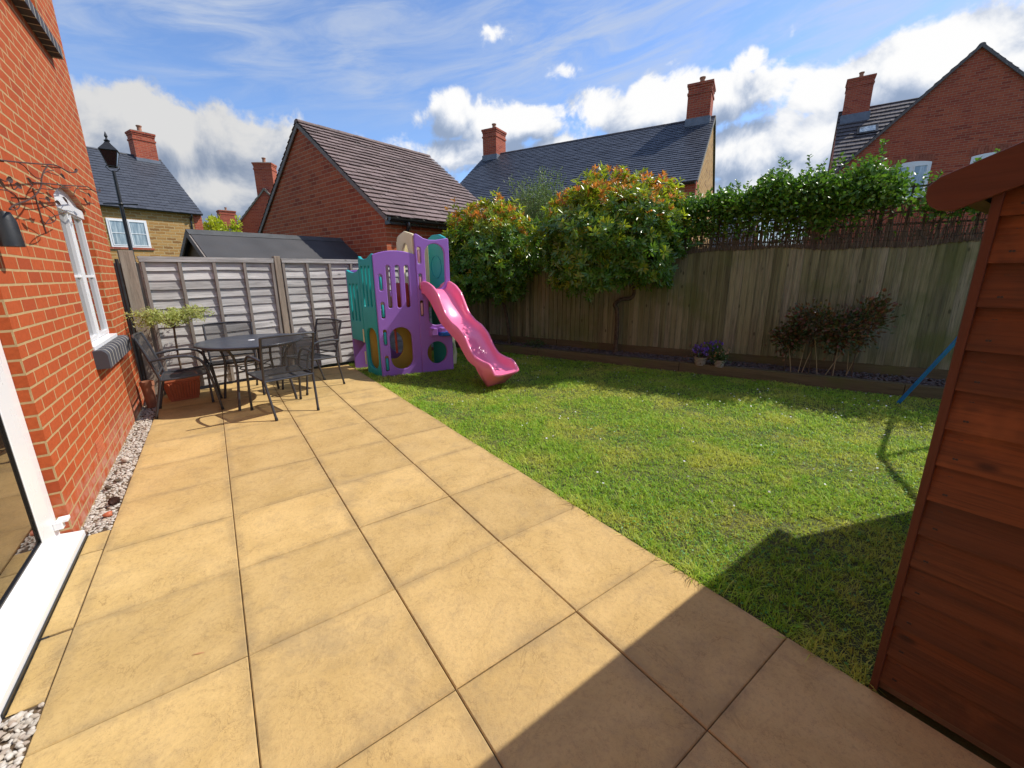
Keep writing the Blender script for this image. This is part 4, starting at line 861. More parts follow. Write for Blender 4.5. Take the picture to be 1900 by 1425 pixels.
for i, (x0, y0, dx, dy, h) in enumerate(((4.46, 1.69, -.02, .10, .47), (4.51, 1.64, .03, -.03, .50), (4.54, 1.62, .10, -.08, .44), (4.585, 1.435, -.05, .09, .50), (4.62, 1.40, .16, -.20, .48), (4.69, 1.31, .01, -.0, .45), (4.84, 1.23, .09, -.12, .46), (4.865, 1.21, .0, .03, .33))):
    s_ = MB(); s_.tube([(0, 0, -.05), (dx*.5, dy*.5, h*.5), (dx, dy, h)], .0042, 7); o = s_.build('bamboo_cane', MAT['cane'], smooth=True); o.location = (x0, y0, .1)
    tag(o, ['leftmost', 'second', 'third', 'fourth, thickest-looking', 'fifth, leaning right', 'sixth, upright', 'seventh, leaning right', 'rightmost, shortest'][i]+' bamboo cane from the left among the staked shrubs', 'cane', 'bamboo canes staking the shrubs')
# fern-like seedling
root = empty('seedling_plant', (3.1, 5.45, .08), label='small bright leafy plant in the bed behind the slide', cat='plant')
P = rng.normal(size=(160, 3))*np.array([.11, .11, .04])+np.array([0, 0, .08]); leafmesh('leaves', [leaves(P, unit(rng.normal(size=P.shape)+np.array([0, 0, .5])), np.full(160, .05), np.full(160, .016), .15)], [MAT['fern']], root)
s_ = MB()
for k in range(7): a = k*.9; s_.tube([(0, 0, -.01), (.06*math.cos(a), .06*math.sin(a), .06), (.13*math.cos(a), .13*math.sin(a), .09)], .0025, 4)
s_.build('stem', MAT['fern'], root)
# flower pots
def flower_pot(loc, rt_, h, lab, spread, fh, mats, nf, hi=False):
    root = empty('flower_pot', loc, label=lab, cat='flower pot', group='striped flower pots on the bed')
    p = MB(); p.lathe([(.001, 0), (rt_*.68, 0), (rt_*.72, .01), (rt_*.92, h*.8), (rt_*.98, h*.9), (rt_*1.03, h), (rt_*.95, h), (rt_*.92, h*.88)], seg=28); p.build('pot', MAT['pot'], root, smooth=True)
    p = MB(); p.lathe([(.001, h*.9), (rt_*.93, h*.88)], seg=24); p.build('compost', MAT['soil'], root)
    n = 420; d_ = rng.normal(size=(n, 3))*np.array([spread, spread, fh*.35])+np.array([0, 0, h+fh*.3]); leafmesh('foliage', [leaves(d_, unit(rng.normal(size=(n, 3))+np.array([0, 0, .5])), rng.uniform(.02, .035, n), rng.uniform(.012, .018, n), .2)], [MAT['shrub'] if not hi else MAT['fern']], root)
    st_ = MB()
    for k in range(18): a = random.uniform(0, 6.28); st_.tube([(0, 0, h*.85), (math.cos(a)*spread, math.sin(a)*spread, h+fh*.6)], .002, 4, cap=False)
    st_.build('stem', MAT['fern'], root)
    d_ = rng.normal(size=(nf, 3))*np.array([spread*1.0, spread*.9, fh*.24])+np.array([0, 0, h+fh*.62]); d_ = np.repeat(d_, 5, 0)+rng.normal(size=(nf*5, 3))*.003; a = np.tile(np.arange(5)*1.256, nf); Dr_ = unit(np.stack([np.cos(a)*.9-.25, np.sin(a)*.3-.35, np.sin(a)], 1))
    leafmesh('blooms', [leaves(d_, Dr_, rng.uniform(.022, .030, nf*5), rng.uniform(.022, .030, nf*5), .1)], [MAT[mats]], root)
flower_pot((3.995, 2.71, .115), .098, .125, 'larger striped clay pot of purple pansies on the bed edge', .072, .17, 'pansy', 46)
flower_pot((4.075, 2.47, .115), .080, .105, 'smaller striped clay pot of peach-flecked foliage beside the purple pansies', .055, .14, 'peach', 9, True)
root = empty('pansy_plant', (4.15, 2.62, .09), label='taller clump of mauve flowers just behind the two striped pots', cat='plant')
n = 300; d_ = rng.normal(size=(n, 3))*np.array([.06, .06, .05])+np.array([0, 0, .24]); leafmesh('foliage', [leaves(d_, unit(rng.normal(size=(n, 3))), rng.uniform(.02, .03, n), rng.uniform(.012, .018, n), .2)], [MAT['fern']], root)
nf = 20; d_ = np.repeat(rng.normal(size=(nf, 3))*np.array([.07, .06, .02])+np.array([0, 0, .33]), 5, 0); a = np.tile(np.arange(5)*1.256, nf); leafmesh('blooms', [leaves(d_, unit(np.stack([np.cos(a)*.9-.25, np.sin(a)*.3-.35, np.sin(a)], 1)), np.full(nf*5, .02), np.full(nf*5, .02), .1)], [MAT['pansy']], root)
s_ = MB()
for k in range(10): s_.tube([(0, 0, 0), (random.gauss(0, .04), random.gauss(0, .04), .3)], .0025, 4, cap=False)
s_.build('stem', MAT['fern'], root)

# ================================================================= SHED (right foreground)
shed = empty('garden_shed', (.032, -.26, 0), label='red-brown stained timber shed close at the right of the patio', cat='shed')
# local: gable face in plane x=0, y from 0 to -1.45; length along +x 2.12; eave wall y=0
SL, SW_, EH, RZ = 2.10, 1.95, 1.655, .42
def shedboards(mb, fn, y0, y1, z0, z1, cut=None):
    z = z0; hb = .1175
    while z < z1:
        zt = min(z+hb+.012, z1+.05)
        ya, yb = y0, y1
        mb_ = len(mb.v); off = random.uniform(0, 30); zz0 = z+random.uniform(-.0025, .0025); sag = random.uniform(-.003, .003)
        K = 8
        for k in range(K+1):
            y = ya+(yb-ya)*k/K; s_ = sag*math.sin(math.pi*k/K)+random.uniform(-.0006, .0006)
            # triangle cut under roof slope
            top = zt if cut is None else min(zt, cut(y)); bot = zz0+s_ if cut is None else min(zz0+s_, cut(y))
            mb.v += [fn(y, .030, bot), fn(y, .006, top), fn(y, .008, bot)]
        for k in range(K):
            b = mb_+k*3
            mb.f.append((b, b+3, b+4, b+1)); mb.f.append((b+2, b+5, b+3, b)); mb.mi += [0, 0]
            u0, u1 = off+(yb-ya)*k/K, off+(yb-ya)*(k+1)/K
            mb.uv += [[(u0, 0), (u1, 0), (u1, hb), (u0, hb)], [(u0, -.01), (u1, -.01), (u1, 0), (u0, 0)]]
        z += hb
roofz = lambda y: EH+.03+RZ*(-y)if y > -SW_/2 else EH+.03+RZ*(SW_+y)
m = MB(); shedboards(m, lambda y, d_, z: (-d_, y, z), -.018, -SW_, .05, 2.0, lambda y: roofz(y)); cg_ = m.build('gable_cladding', MAT['shed'], shed)
m = MB(); z = .05
while z < 1.62:
    for y in (-.052, -.058, -.62, -1.2):
        for dz in (.030, .085): m.lathe([(.0001, .0), (.0032, .0), (.0032, .002), (.0001, .002)], (0, 0, 0), 7); k_ = 28; m.v[-k_:] = [(-(.0305-(dz-.0)*.205)-p[2]+.001, y+p[0]+.003*math.sin(z*50), z+dz+p[1]) for p in m.v[-k_:]]
    z += .1175
m.build('nails', MAT['iron'], cg_)['kind'] = 'stuff'
m = MB(); shedboards(m, lambda y, d_, z: (y, d_-.022, z), .042, SL, .05, EH, None); m.build('side_cladding', MAT['shed'], shed)
m = MB(); m.box(.0, SL, -SW_, -.0, .0, .04); m.box(.012, .02, -SW_, 0, .04, 1.55); m.build('floor_bearer', MAT['old_shed'], shed)
m = MB(); m.box(-.034, .008, -.020, .001, .0, EH+.0); m.build('corner_trim', MAT['shed_trim'], shed, bevel=.003)
m = MB(); m.box(.009, .040, -.028, .004, .01, EH); m.build('corner_trim', MAT['shed_trim'], shed)
m = MB(); m.box(SL-.05, SL+.02, -.03, .03, .0, EH); m.box(SL, SL+.02, -SW_, -.03, .04, 1.7); m.build('far_wall', MAT['shed'], shed)
ang = math.atan(RZ)
def slope_box(mb, x0, x1, s0, s1, t0, t1, side=1):
    """s along slope from eave wall top outwards(+) ; t perpendicular up"""
    for_pts = []
    ca, sa = math.cos(ang), math.sin(ang)
    P_ = lambda x, s, t: (x, s*ca+t*sa if side == 1 else -SW_-(s*ca+t*sa), EH-.0-s*sa+t*ca)
    c = [P_(x, s, t) for (x, s, t) in ((x0, s0, t0), (x1, s0, t0), (x1, s1, t0), (x0, s1, t0), (x0, s0, t1), (x1, s0, t1), (x1, s1, t1), (x0, s1, t1))]
    b = len(mb.v); mb.v += c
    for f in ((0, 3, 2, 1), (4, 5, 6, 7), (0, 1, 5, 4), (2, 3, 7, 6), (1, 2, 6, 5), (3, 0, 4, 7)): mb.f.append(tuple(b+i for i in f)); mb.mi.append(0); mb.uv.append(None)
hs = SW_/2/math.cos(ang)
m = MB(); slope_box(m, -.055, SL+.05, -hs, .105, .055, .070); slope_box(m, -.055, SL+.05, -hs, .105, .055, .070, -1); m.build('roof', MAT['felt'], shed)
m = MB(); slope_box(m, -.03, SL+.03, .05, .085, .02, .054); m.build('eaves_batten', MAT['old_shed'], shed)
# barge boards with rounded lower end, on the front gable
for side in (1, -1):
    m = MB(); ca, sa = math.cos(ang), math.sin(ang); pts = [(-hs, -.030), (-hs, .066)]+[(.135+.035*math.sin(a)-.01, .018+.048*math.cos(a)) for a in [i*math.pi/8 for i in range(9)]]
    pts = [(-hs, -.028), (-hs, .072), (.080, .072), (.108, .060), (.118, .035), (.118, .010), (.105, -.012), (.078, -.028)]
    q = []
    for s, t in pts: y = s*ca+t*sa; z = EH-s*sa+t*ca; q.append((y if side == 1 else -SW_-y, z))
    Mx = Matrix(((0, 0, 1, -.075), (1, 0, 0, 0), (0, 1, 0, 0), (0, 0, 0, 1))); m.extrude(q, Mx, .018); m.build('barge_board', MAT['shed_trim'], shed, bevel=.003)

# ================================================================= CHAIRS AND TABLE
def make_chair():
    root = empty('garden_chair')
    def leg(pts, r=.0125):
        m = MB(); m.tube(smoothpath(pts, 5), r, 10); f = m.build('leg', MAT['steel'], root, smooth=True)
        e = MB(); p = Vector(pts[0]); e.tube([p+Vector((0, 0, -.0)), p+(Vector(pts[1])-p).normalized()*.03], r+.0025, 10); e.build('foot_cap', MAT['iron'], f, smooth=True)
    for s in (-1, 1):
        leg([(s*.215, -.285, 0), (s*.228, -.245, .16), (s*.24, -.20, .34), (s*.245, -.185, .42)])
        leg([(s*.265, .30, 0), (s*.268, .275, .2), (s*.27, .245, .40), (s*.275, .215, .52)])
        a = MB(); path = smoothpath([(s*.275, .215, .52), (s*.278, .175, .595), (s*.28, .10, .635), (s*.28, -.02, .645), (s*.272, -.14, .635), (s*.262, -.235, .62)], 5)
        a.tube(path, .0135, 8); ar = a.build('armrest', MAT['steel'], root, smooth=True)
    m = MB()
    for s in (-1, 1): m.tube(smoothpath([(s*.245, -.185, .42), (s*.250, -.215, .55), (s*.256, -.26, .72), (s*.26, -.305, .865)], 5), .0125, 10)
    m.tube(smoothpath([(-.26, -.305, .865), (-.14, -.330, .872), (0, -.338, .874), (.14, -.330, .872), (.26, -.305, .865)], 4), .011, 8)
    m.tube([(-.246, -.195, .465), (.246, -.195, .465)], .010, 8); m.build('back_frame', MAT['steel'], root, smooth=True)
    m = MB()
    for s in (-1, 1): m.tube([(s*.245, -.185, .405), (s*.25, .0, .412), (s*.262, .235, .43)], .011, 8)
    m.tube([(-.245, -.19, .40), (.245, -.19, .40)], .011, 8); m.tube([(-.262, .235, .432), (.262, .235, .432)], .012, 8); m.build('seat_frame', MAT['steel'], root, smooth=True)
    m = MB(); K = 8
    row = []
    for i in range(K+1):
        t = i/K; y = -.195+t*.43; z = .408+.03*t-.022*math.sin(math.pi*t); w_ = .242+.018*t; row.append([(-w_, y, z), (-w_*.4, y, z-.006), (w_*.4, y, z-.006), (w_, y, z)])
    for i in range(K):
        for j in range(3): m.poly([row[i][j], row[i][j+1], row[i+1][j+1], row[i+1][j]])
    m.build('seat', MAT['mesh_seat'], root)
    m = MB(); row = []
    for i in range(K+1):
        t = i/K; z = .465+t*.405; y = -.197-.108*t**1.15; bw = .247+.012*t; row.append([(-bw, y, z), (-bw*.45, y-.022-.008*t, z), (bw*.45, y-.022-.008*t, z), (bw, y, z)])
    for i in range(K):
        for j in range(3): m.poly([row[i][j], row[i][j+1], row[i+1][j+1], row[i+1][j]])
    m.build('backrest', MAT['mesh'], root)
    return root
ch = make_chair(); cg = 'charcoal mesh garden chairs round the table'
spots = [((-2.09, 5.25), -90, 'charcoal mesh garden chair beside the brick wall, its back to the wall'), ((-1.20, 4.515), 13, 'charcoal mesh garden chair nearest the camera, its back towards us'),
         ((-.74, 5.37), 113, 'charcoal mesh garden chair at the right of the table by the play frame'), ((-1.60, 5.68), 178, 'charcoal mesh garden chair behind the table against the slatted fence')]
for i, (p, a, lb) in enumerate(spots):
    o = ch if i == 0 else copy_tree(ch); o.location = (p[0], p[1], 0); o.rotation_euler = (0, 0, R(a)); tag(o, lb, 'chair', cg)
tb = empty('garden_table', (-1.40, 5.20, 0), label='round charcoal metal garden table with a central parasol hole on the patio', cat='table')
m = MB(); m.lathe([(.022, .700), (.50, .700), (.542, .698), (.552, .706), (.552, .718), (.545, .725), (.50, .7225), (.03, .724), (.022, .724)], seg=64); m.build('table_top', MAT['tabletop'], tb, smooth=True, ang=60)
m = MB(); m.lathe([(.001, .728), (.03, .7275), (.036, .7245)], seg=20); m.build('parasol_cap', MAT['upvc'], tb, smooth=True)
for a in (-121.5, 141, 58, -39):
    a = R(a); c, s = math.cos(a), math.sin(a); m = MB(); f = lambda r_, z: (c*r_, s*r_, z)
    m.tube(smoothpath([f(.455, 0), f(.435, .12), f(.395, .32), f(.375, .46), f(.40, .58), f(.46, .66), f(.50, .70)], 5), .0145, 10); lg = m.build('leg', MAT['steel'], tb, smooth=True)
m = MB(); m.tube([(.16*math.cos(k*math.pi/12), .16*math.sin(k*math.pi/12), .40) for k in range(25)], .007, 6)
for a in (-121.5, 141, 58, -39): a = R(a); m.tube([(.16*math.cos(a), .16*math.sin(a), .40), (.38*math.cos(a), .38*math.sin(a), .41)], .007, 6)
m.tube([(.50*math.cos(k*math.pi/24), .50*math.sin(k*math.pi/24), .688) for k in range(49)], .009, 6); m.build('brace', MAT['steel'], tb, smooth=True)

# planter and small tree
pl = empty('planter', (-2.17, 5.86, 0), R(8), label='square ribbed terracotta planter behind the wall-side chair', cat='planter')
m = MB(); w0, w1, h_ = .135, .165, .285
b0 = [(-w0, -w0, .0), (w0, -w0, 0), (w0, w0, 0), (-w0, w0, 0)]; b1 = [(-w1, -w1, h_-.04), (w1, -w1, h_-.04), (w1, w1, h_-.04), (-w1, w1, h_-.04)]
for i in range(4): j = (i+1) % 4; m.poly([b0[i], b0[j], b1[j], b1[i]])
m.poly(b0[::-1]); m.box(-w1-.012, w1+.012, -w1-.012, w1+.012, h_-.04, h_-.006)
for a, b in ((-w1-.012, -w1+.008), (w1-.008, w1+.012)): m.box(a, b, -w1-.012, w1+.012, h_-.006, h_+.0); m.box(-w1+.008, w1-.008, a, b, h_-.006, h_+.0)
m.build('tub', MAT['terracotta'], pl, bevel=.004)
m = MB()
for sd in range(4):
    Rt = Matrix.Rotation(sd*math.pi/2, 4, 'Z')
    for k in range(10):
        t = -.82+1.64*k/9
        pb = Rt @ Vector((t*w0, -w0-.004, .03)); pt = Rt @ Vector((t*w1, -w1-.004, h_-.06)); m.tube([pb, pt], .0125, 6)
m.build('rib', MAT['terracotta'], pl, smooth=True)
o = MB(); o.box(-w1, w1, -w1, w1, h_-.005, h_-.002); o.build('compost', MAT['soil'], pl)
wt = empty('dwarf_willow', (-2.14, 5.86, .26), label='small umbrella-headed variegated tree growing in the terracotta planter', cat='tree')
m = MB(); m.tube(smoothpath([(0, 0, 0), (-.004, 0, .2), (.0, 0, .42), (.01, 0, .62)], 5), .011, 8); m.build('trunk', MAT['bark'], wt, smooth=True)
r = np.random.default_rng(77); br = MB(); Pn, Dn = [], []
for k in range(36):
    a = r.uniform(0, 6.28); L_ = r.uniform(.18, .36); e = np.array([math.cos(a)*L_*(1.12 if math.cos(a) > 0 else .95)*1.12, math.sin(a)*L_*.75, .70+r.uniform(-.05, .13)]); md_ = np.array([e[0]*.5, e[1]*.5, .76+r.normal()*.03]); pts = smoothpath([(.01, 0, .60), tuple(md_), tuple(e)], 5); br.tube(pts, .0032, 4, cap=False)
    for j in range(95): p = np.array(pts[r.integers(3, len(pts))]); Pn.append(p+r.normal(size=3)*.022); Dn.append(unit(r.normal(size=3)+np.array([0, 0, .6])))
br.build('branch', MAT['rust'], wt); n = len(Pn); leafmesh('crown', [leaves(np.array(Pn), np.array(Dn), r.uniform(.022, .042, n), r.uniform(.008, .014, n), .15)], [MAT['willow']], wt)
pt2 = MB(); pt2.lathe([(.001, 0), (.06, 0), (.085, .20), (.095, .20), (.095, .235), (.082, .235), (.078, .2)], seg=24); o = pt2.build('plant_pot', MAT['pot_clay'], smooth=True); o.location = (-2.44, 5.72, 0); tag(o, 'round terracotta pot half hidden behind the wall-side chair', 'pot')
o.scale = (.7, .7, 1.3); o.location = (-2.455, 5.60, 0)

# ================================================================= PLAY FRAME AND SLIDE
toy = empty('climbing_tower', (.186, 5.431, -.02), label='purple and teal moulded plastic climbing tower with round and oval openings on the lawn', cat='climbing tower')
FD = Vector((.987, -.158, 0)).normalized(); SD = Vector((-.2, .98, 0)).normalized()
def rrect(cx_, cy_, w_, h_, r_=None, n=6):
    r_ = min(w_, h_)/2-.0005 if r_ is None else r_; out = []
    for k, (sx, sy) in enumerate(((1, 1), (-1, 1), (-1, -1), (1, -1))):
        ox, oy = cx_+sx*(w_/2-r_), cy_+sy*(h_/2-r_)
        for i in range(n+1): a = k*math.pi/2+i*math.pi/2/n; out.append((ox+r_*math.cos(a), oy+r_*math.sin(a)))
    return out
def ell(cx_, cy_, rx, ry, n=28): return [(cx_+rx*math.cos(2*math.pi*i/n), cy_+ry*math.sin(2*math.pi*i/n)) for i in range(n)]
def plate(name, outer, holes, origin, udir, th, mat, parent, bev=.009, hmat=None):
    cu = bpy.data.curves.new('tmp', 'CURVE'); cu.dimensions = '2D'; cu.fill_mode = 'BOTH'; cu.extrude = max(th/2-bev, .001); cu.bevel_depth = bev; cu.bevel_resolution = 2; cu.offset = -bev
    for loop in [outer]+holes:
        sp = cu.splines.new('POLY'); sp.points.add(len(loop)-1)
        for p, q in zip(sp.points, loop): p.co = (q[0], q[1], 0, 1)
        sp.use_cyclic_u = True
    ob = bpy.data.objects.new('tmp', cu); COL.objects.link(ob); dg = bpy.context.evaluated_depsgraph_get(); dg.update()
    me = bpy.data.meshes.new_from_object(ob.evaluated_get(dg)); bpy.data.objects.remove(ob)
    u = Vector(udir).normalized(); nrm = u.cross(Vector((0, 0, 1)))
    M_ = Matrix(((u.x, 0, nrm.x, origin[0]), (u.y, 0, nrm.y, origin[1]), (0, 1, 0, origin[2]), (0, 0, 0, 1)))
    me.transform(M_); me.materials.clear(); me.materials.append(MAT[mat]); me.polygons.foreach_set('use_smooth', [True]*len(me.polygons)); me.set_sharp_from_angle(angle=R(38)); me.name = name
    o = bpy.data.objects.new(name, me); COL.objects.link(o); o.parent = parent; return o
def arcpts(x0, x1, z0, h, n=10, p=2): return [(x0+(x1-x0)*i/n, z0+h*(1-abs(2*i/n-1)**p)) for i in range(n+1)]
V0 = lambda u, s=0, z=0: tuple(FD*u+SD*s+Vector((0, 0, z)))
th = .05
peg = lambda x, z: rrect(x, z, .052, .235)
# front left panel
out = [(0, 0)]+[(.60, 0), (.60, 1.70)]+arcpts(.60, .0, 1.745, .055, 14, 2.2)
fl = plate('front_panel', out, [rrect(.195, 1.30, .062, .60), rrect(.325, 1.30, .062, .60), rrect(.455, 1.30, .062, .60), rrect(.31, .405, .325, .63, .160), peg(.083, 1.365), peg(.083, .975), peg(.083, .58), peg(.083, .195)], V0(0), FD, th, 'purple', toy)
m = MB()
for z in (1.365, .975, .58, .195):
    Mx = Matrix.Translation(Vector(V0(.083, .01, z))); m.tube([Vector(V0(.083, -.006, z-.098)), Vector(V0(.083, -.006, z-.088)), Vector(V0(.083, -.006, z+.072)), Vector(V0(.083, -.006, z+.082))], [.012, .020, .020, .012], 12)
m.build('peg', MAT['teal'], toy, smooth=True)
# moulded ridges on front panel (raised fan below the slots)
# tower front panel
out = [(.592, 0), (1.095, 0), (1.095, 1.965), (1.08, 1.985), (1.0, 1.972), (.9, 1.955), (.80, 1.955), (.72, 1.975), (.65, 2.02), (.61, 2.035), (.592, 2.02)]
tp_ = plate('tower_panel', out, [rrect(.878, 1.575, .30, .66, .145), rrect(.862, .93, .235, .42, .10), ell(.845, .295, .158, .175), peg(.645, 1.736), peg(.645, 1.364), peg(.645, .98)], V0(0, -.012), FD, th+.012, 'purple', toy)
m = MB()
for z in (1.736, 1.364, .98): m.tube([Vector(V0(.645, -.016, z-.098)), Vector(V0(.645, -.016, z-.088)), Vector(V0(.645, -.016, z+.072)), Vector(V0(.645, -.016, z+.082))], [.012, .020, .020, .012], 12)
m.build('peg', MAT['pink_s'], toy, smooth=True)
# left side panels (teal)
out = [(.02, 0), (.40, 0), (.40, 1.69), (.385, 1.735), (.33, 1.70), (.24, 1.69), (.15, 1.70), (.06, 1.745), (.02, 1.76)]
plate('side_panel', out, [rrect(.115, 1.31, .045, .58), rrect(.215, 1.31, .045, .58), rrect(.315, 1.31, .045, .58), rrect(.20, .405, .29, .62, .14)], V0(0.015), SD, th, 'teal', toy)
out = [(.405, .48), (.80, .50), (.80, 1.50), (.785, 1.55), (.72, 1.525), (.60, 1.505), (.48, 1.52), (.405, 1.56)]
plate('side_panel', out, [rrect(.50, 1.07, .045, .56), rrect(.605, 1.07, .045, .56), rrect(.71, 1.07, .045, .56)], V0(0.012), SD, th, 'teal', toy)
m = MB()
for z in (.58, .24): m.tube([Vector(V0(-.022, .40, z-.10)), Vector(V0(-.022, .40, z+.10))], .011, 8)
m.build('peg', MAT['cream'], toy, smooth=True)
# back panels, tower walls, inside pieces
plate('back_panel', [(0, 0), (1.08, 0), (1.08, 1.2), (.9, 1.25), (.6, 1.2), (.5, 1.56), (.0, 1.54)], [ell(.75, .45, .2, .25), rrect(.3, 1.2, .06, .4), rrect(.42, 1.2, .06, .4)], V0(0, .83), FD, th, 'purple', toy)
plate('tower_side', [(.02, .95), (.42, .95), (.42, 1.98), (.38, 2.03), (.22, 2.085), (.06, 2.045), (.02, 2.03)], [ell(.22, 1.62, .10, .30)], V0(.605), SD, th, 'cream', toy)
plate('tower_back', [(.60, .95), (1.08, .95), (1.08, 1.95), (.84, 2.0), (.60, 1.95)], [ell(.84, 1.55, .15, .18)], V0(0, .46), FD, th, 'cream', toy)
plate('side_panel', [(.02, 0), (.42, 0), (.42, 2.0), (.30, 2.05), (.14, 2.05), (.02, 2.0)], [], V0(1.075), SD, th, 'teal', toy)
plate('emboss', ell(.22, 1.58, .13, .17), [ell(.22, 1.58, .12, .16)], V0(1.045), SD, .012, 'teal', toy, .003)
plate('inner_wall', [(.05, 0), (1.02, 0), (1.02, 1.15), (.05, 1.15)], [ell(.42, .40, .15, .22), ell(.82, .5, .12, .3)], V0(0, .42), FD, .04, 'yellow', toy)
m = MB(); Mt = Matrix(((FD.x, SD.x, 0, 0), (FD.y, SD.y, 0, 0), (0, 0, 1, 0), (0, 0, 0, 1)))
m.box(.03, .60, .03, .80, .93, .97, 0, Mt); m.box(.60, 1.06, .03, .44, 1.20, 1.24, 0, Mt); m.build('platform', MAT['cream'], toy, bevel=.006)
m = MB(); m.box(.50, .53, .10, .38, .97, 1.35, 0, Mt); m.build('inner_rail', MAT['red_p'], toy, bevel=.006)
m = MB(); m.box(.27, .40, .36, .39, 1.0, 1.62, 0, Mt); m.build('inner_post', MAT['pink_s'], toy, bevel=.008)
m = MB(); m.tube([Vector(V0(.34, .2, .92)), Vector(V0(.36, .22, .3))], .018, 8); m.build('climbing_rope', MAT['red_p'], toy, smooth=True)
plate('tunnel_panel', [(1.12, 0), (1.38, 0), (1.40, .2), (1.36, .45), (1.3, .62), (1.36, 1.2), (1.12, 1.24)], [ell(1.25, .26, .10, .17)], V0(0, .34), FD, .06, 'cream', toy)
# moulded step under the tower opening
m = MB(); A_ = [(.70, .66), (.98, .66), (.98, .70), (.93, .60), (.75, .60)]
m.box(.72, .82, -.10, -.03, .56, .68, 0, Mt); m.box(.87, .96, -.10, -.03, .57, .68, 0, Mt); m.build('step_block', MAT['purple'], toy, bevel=.015)
m = MB(); m.box(.86, 1.42, -.13, .02, .55, .615, 0, Mt); m.build('blue_ledge', MAT['blue_p'], toy, bevel=.012)

# slide
sd = empty('plastic_slide', (.818, 5.33, -.02), label='glossy pink wavy plastic slide hooked onto the climbing tower', cat='slide')
dS = Vector((.122, -.993, 0)).normalized(); lat = Vector((.993, .122, 0)).normalized()
ht = [-.02, .066, .206, .336, .459, .543, .627, .773, .919, 1.057, 1.16, 1.265, 1.424, 1.551, 1.636, 1.66]
zt_ = [1.33, 1.355, 1.346, 1.294, 1.199, 1.06, .923, .819, .761, .662, .502, .405, .368, .354, .285, .22]
hl = [-.02, .116, .246, .368, .517, .729, .904, 1.014, 1.122, 1.285, 1.40, 1.44, 1.55, 1.66]
zl_ = [1.19, 1.172, 1.084, .944, .772, .647, .55, .431, .323, .262, .02, .01, .10, .185]
hh_ = np.linspace(-.02, 1.66, 96); ZT = np.interp(hh_, ht, zt_); ZL = np.interp(hh_, hl, zl_)
kern = np.array([1, 2, 3, 2, 1])/9; ZT = np.convolve(np.pad(ZT, 2, 'edge'), kern, 'valid'); 
hf = [0, .15, .30, .45, .60, .80, .95, 1.10, 1.22, 1.35, 1.50, 1.66]; zf_ = [1.245, 1.23, 1.14, .99, .81, .70, .63, .47, .335, .26, .215, .20]
ZF = np.interp(hh_, hf, zf_); ZF = np.convolve(np.pad(ZF, 3, 'edge'), np.ones(7)/7, 'valid')
m = MB(); secs = []; Wd_ = .43
for h, zt, zl, zf in zip(hh_, ZT, ZL, ZF):
    zl = min(zl, zf-.02); foot = max(0, (1.66-h)); ins = .0 if h < 1.30 else min(.06, (h-1.30)*.6)
    rnd_ = .02
    half = [(0.0+ins*1.2, zl), (-.004, zl+(zt-zl)*.5), (-.004, zt-rnd_), (.004, zt-rnd_*.3), (.018, zt), (.034, zt-rnd_*.4), (.044, zt-rnd_*1.3), (.058, zf+(zt-zf)*.35), (.075, zf+.018), (.105, zf+.002), (Wd_/2, zf)]
    full = half+[(Wd_-a, b) for a, b in half[:-1][::-1]]; full += [(Wd_*.75, zl), (Wd_*.25, zl)] if False else []
    secs.append([dS*h+lat*a+Vector((0, 0, b+.02)) for a, b in full])
b = len(m.v); K = len(secs[0])
for s_ in secs: m.v += [tuple(p) for p in s_]
for i in range(len(secs)-1):
    for k in range(K):
        k2 = (k+1) % K; m.f.append((b+i*K+k, b+(i+1)*K+k, b+(i+1)*K+k2, b+i*K+k2)); m.mi.append(0); m.uv.append(None)
m.f.append(tuple(b+k for k in range(K))); m.f.append(tuple(b+(len(secs)-1)*K+k for k in range(K))[::-1]); m.mi += [0, 0]; m.uv += [None, None]
m.build('chute', MAT['pink'], sd, smooth=True, ang=70)
m = MB(); m.box(-.0, .43, -.02, .05, 0, .03, 0, Matrix(((lat.x, -dS.x, 0, 0), (lat.y, -dS.y, 0, 0), (0, 0, 1, 1.235), (0, 0, 0, 1)))); m.build('hook_lip', MAT['pink'], sd, bevel=.008)

# ================================================================= SWING (mostly behind the shed)
sw = empty('garden_swing', (4.41, .595, -.02), label='blue tubular swing frame leg slanting out from behind the shed', cat='swing')
H = Vector((-.40, -.83, 1.86)); bar = Vector((-.89, -.46, 0)).normalized()*1.55
def leg_(a, b):
    m = MB(); a, b = Vector(a), Vector(b); m.tube([a, a.lerp(b, .42)], .018, 12); m.tube([a.lerp(b, .42), b], .0205, 12); m.build('leg', MAT['bluepole'], sw, smooth=True)
leg_((0, 0, 0), H); leg_((.22, -1.05, 0), H+Vector((.01, -.03, 0))); leg_(H*Vector((1, 1, 0)).length/1e9+bar*1.0+Vector((0, -.05, 0))+Vector((-.05, 0, 0)), H+bar); leg_(bar+Vector((.15, -1.15, 0)), H+bar+Vector((0, -.03, 0)))
m = MB(); m.tube([H, H+bar], .024, 12); m.build('top_bar', MAT['bluepole'], sw, smooth=True)
m = MB(); m.tube([H.lerp(Vector((0, 0, 0)), .5), H.lerp(Vector((.22, -1.05, 0)), .5)], .012, 8); m.build('brace', MAT['bluepole'], sw)

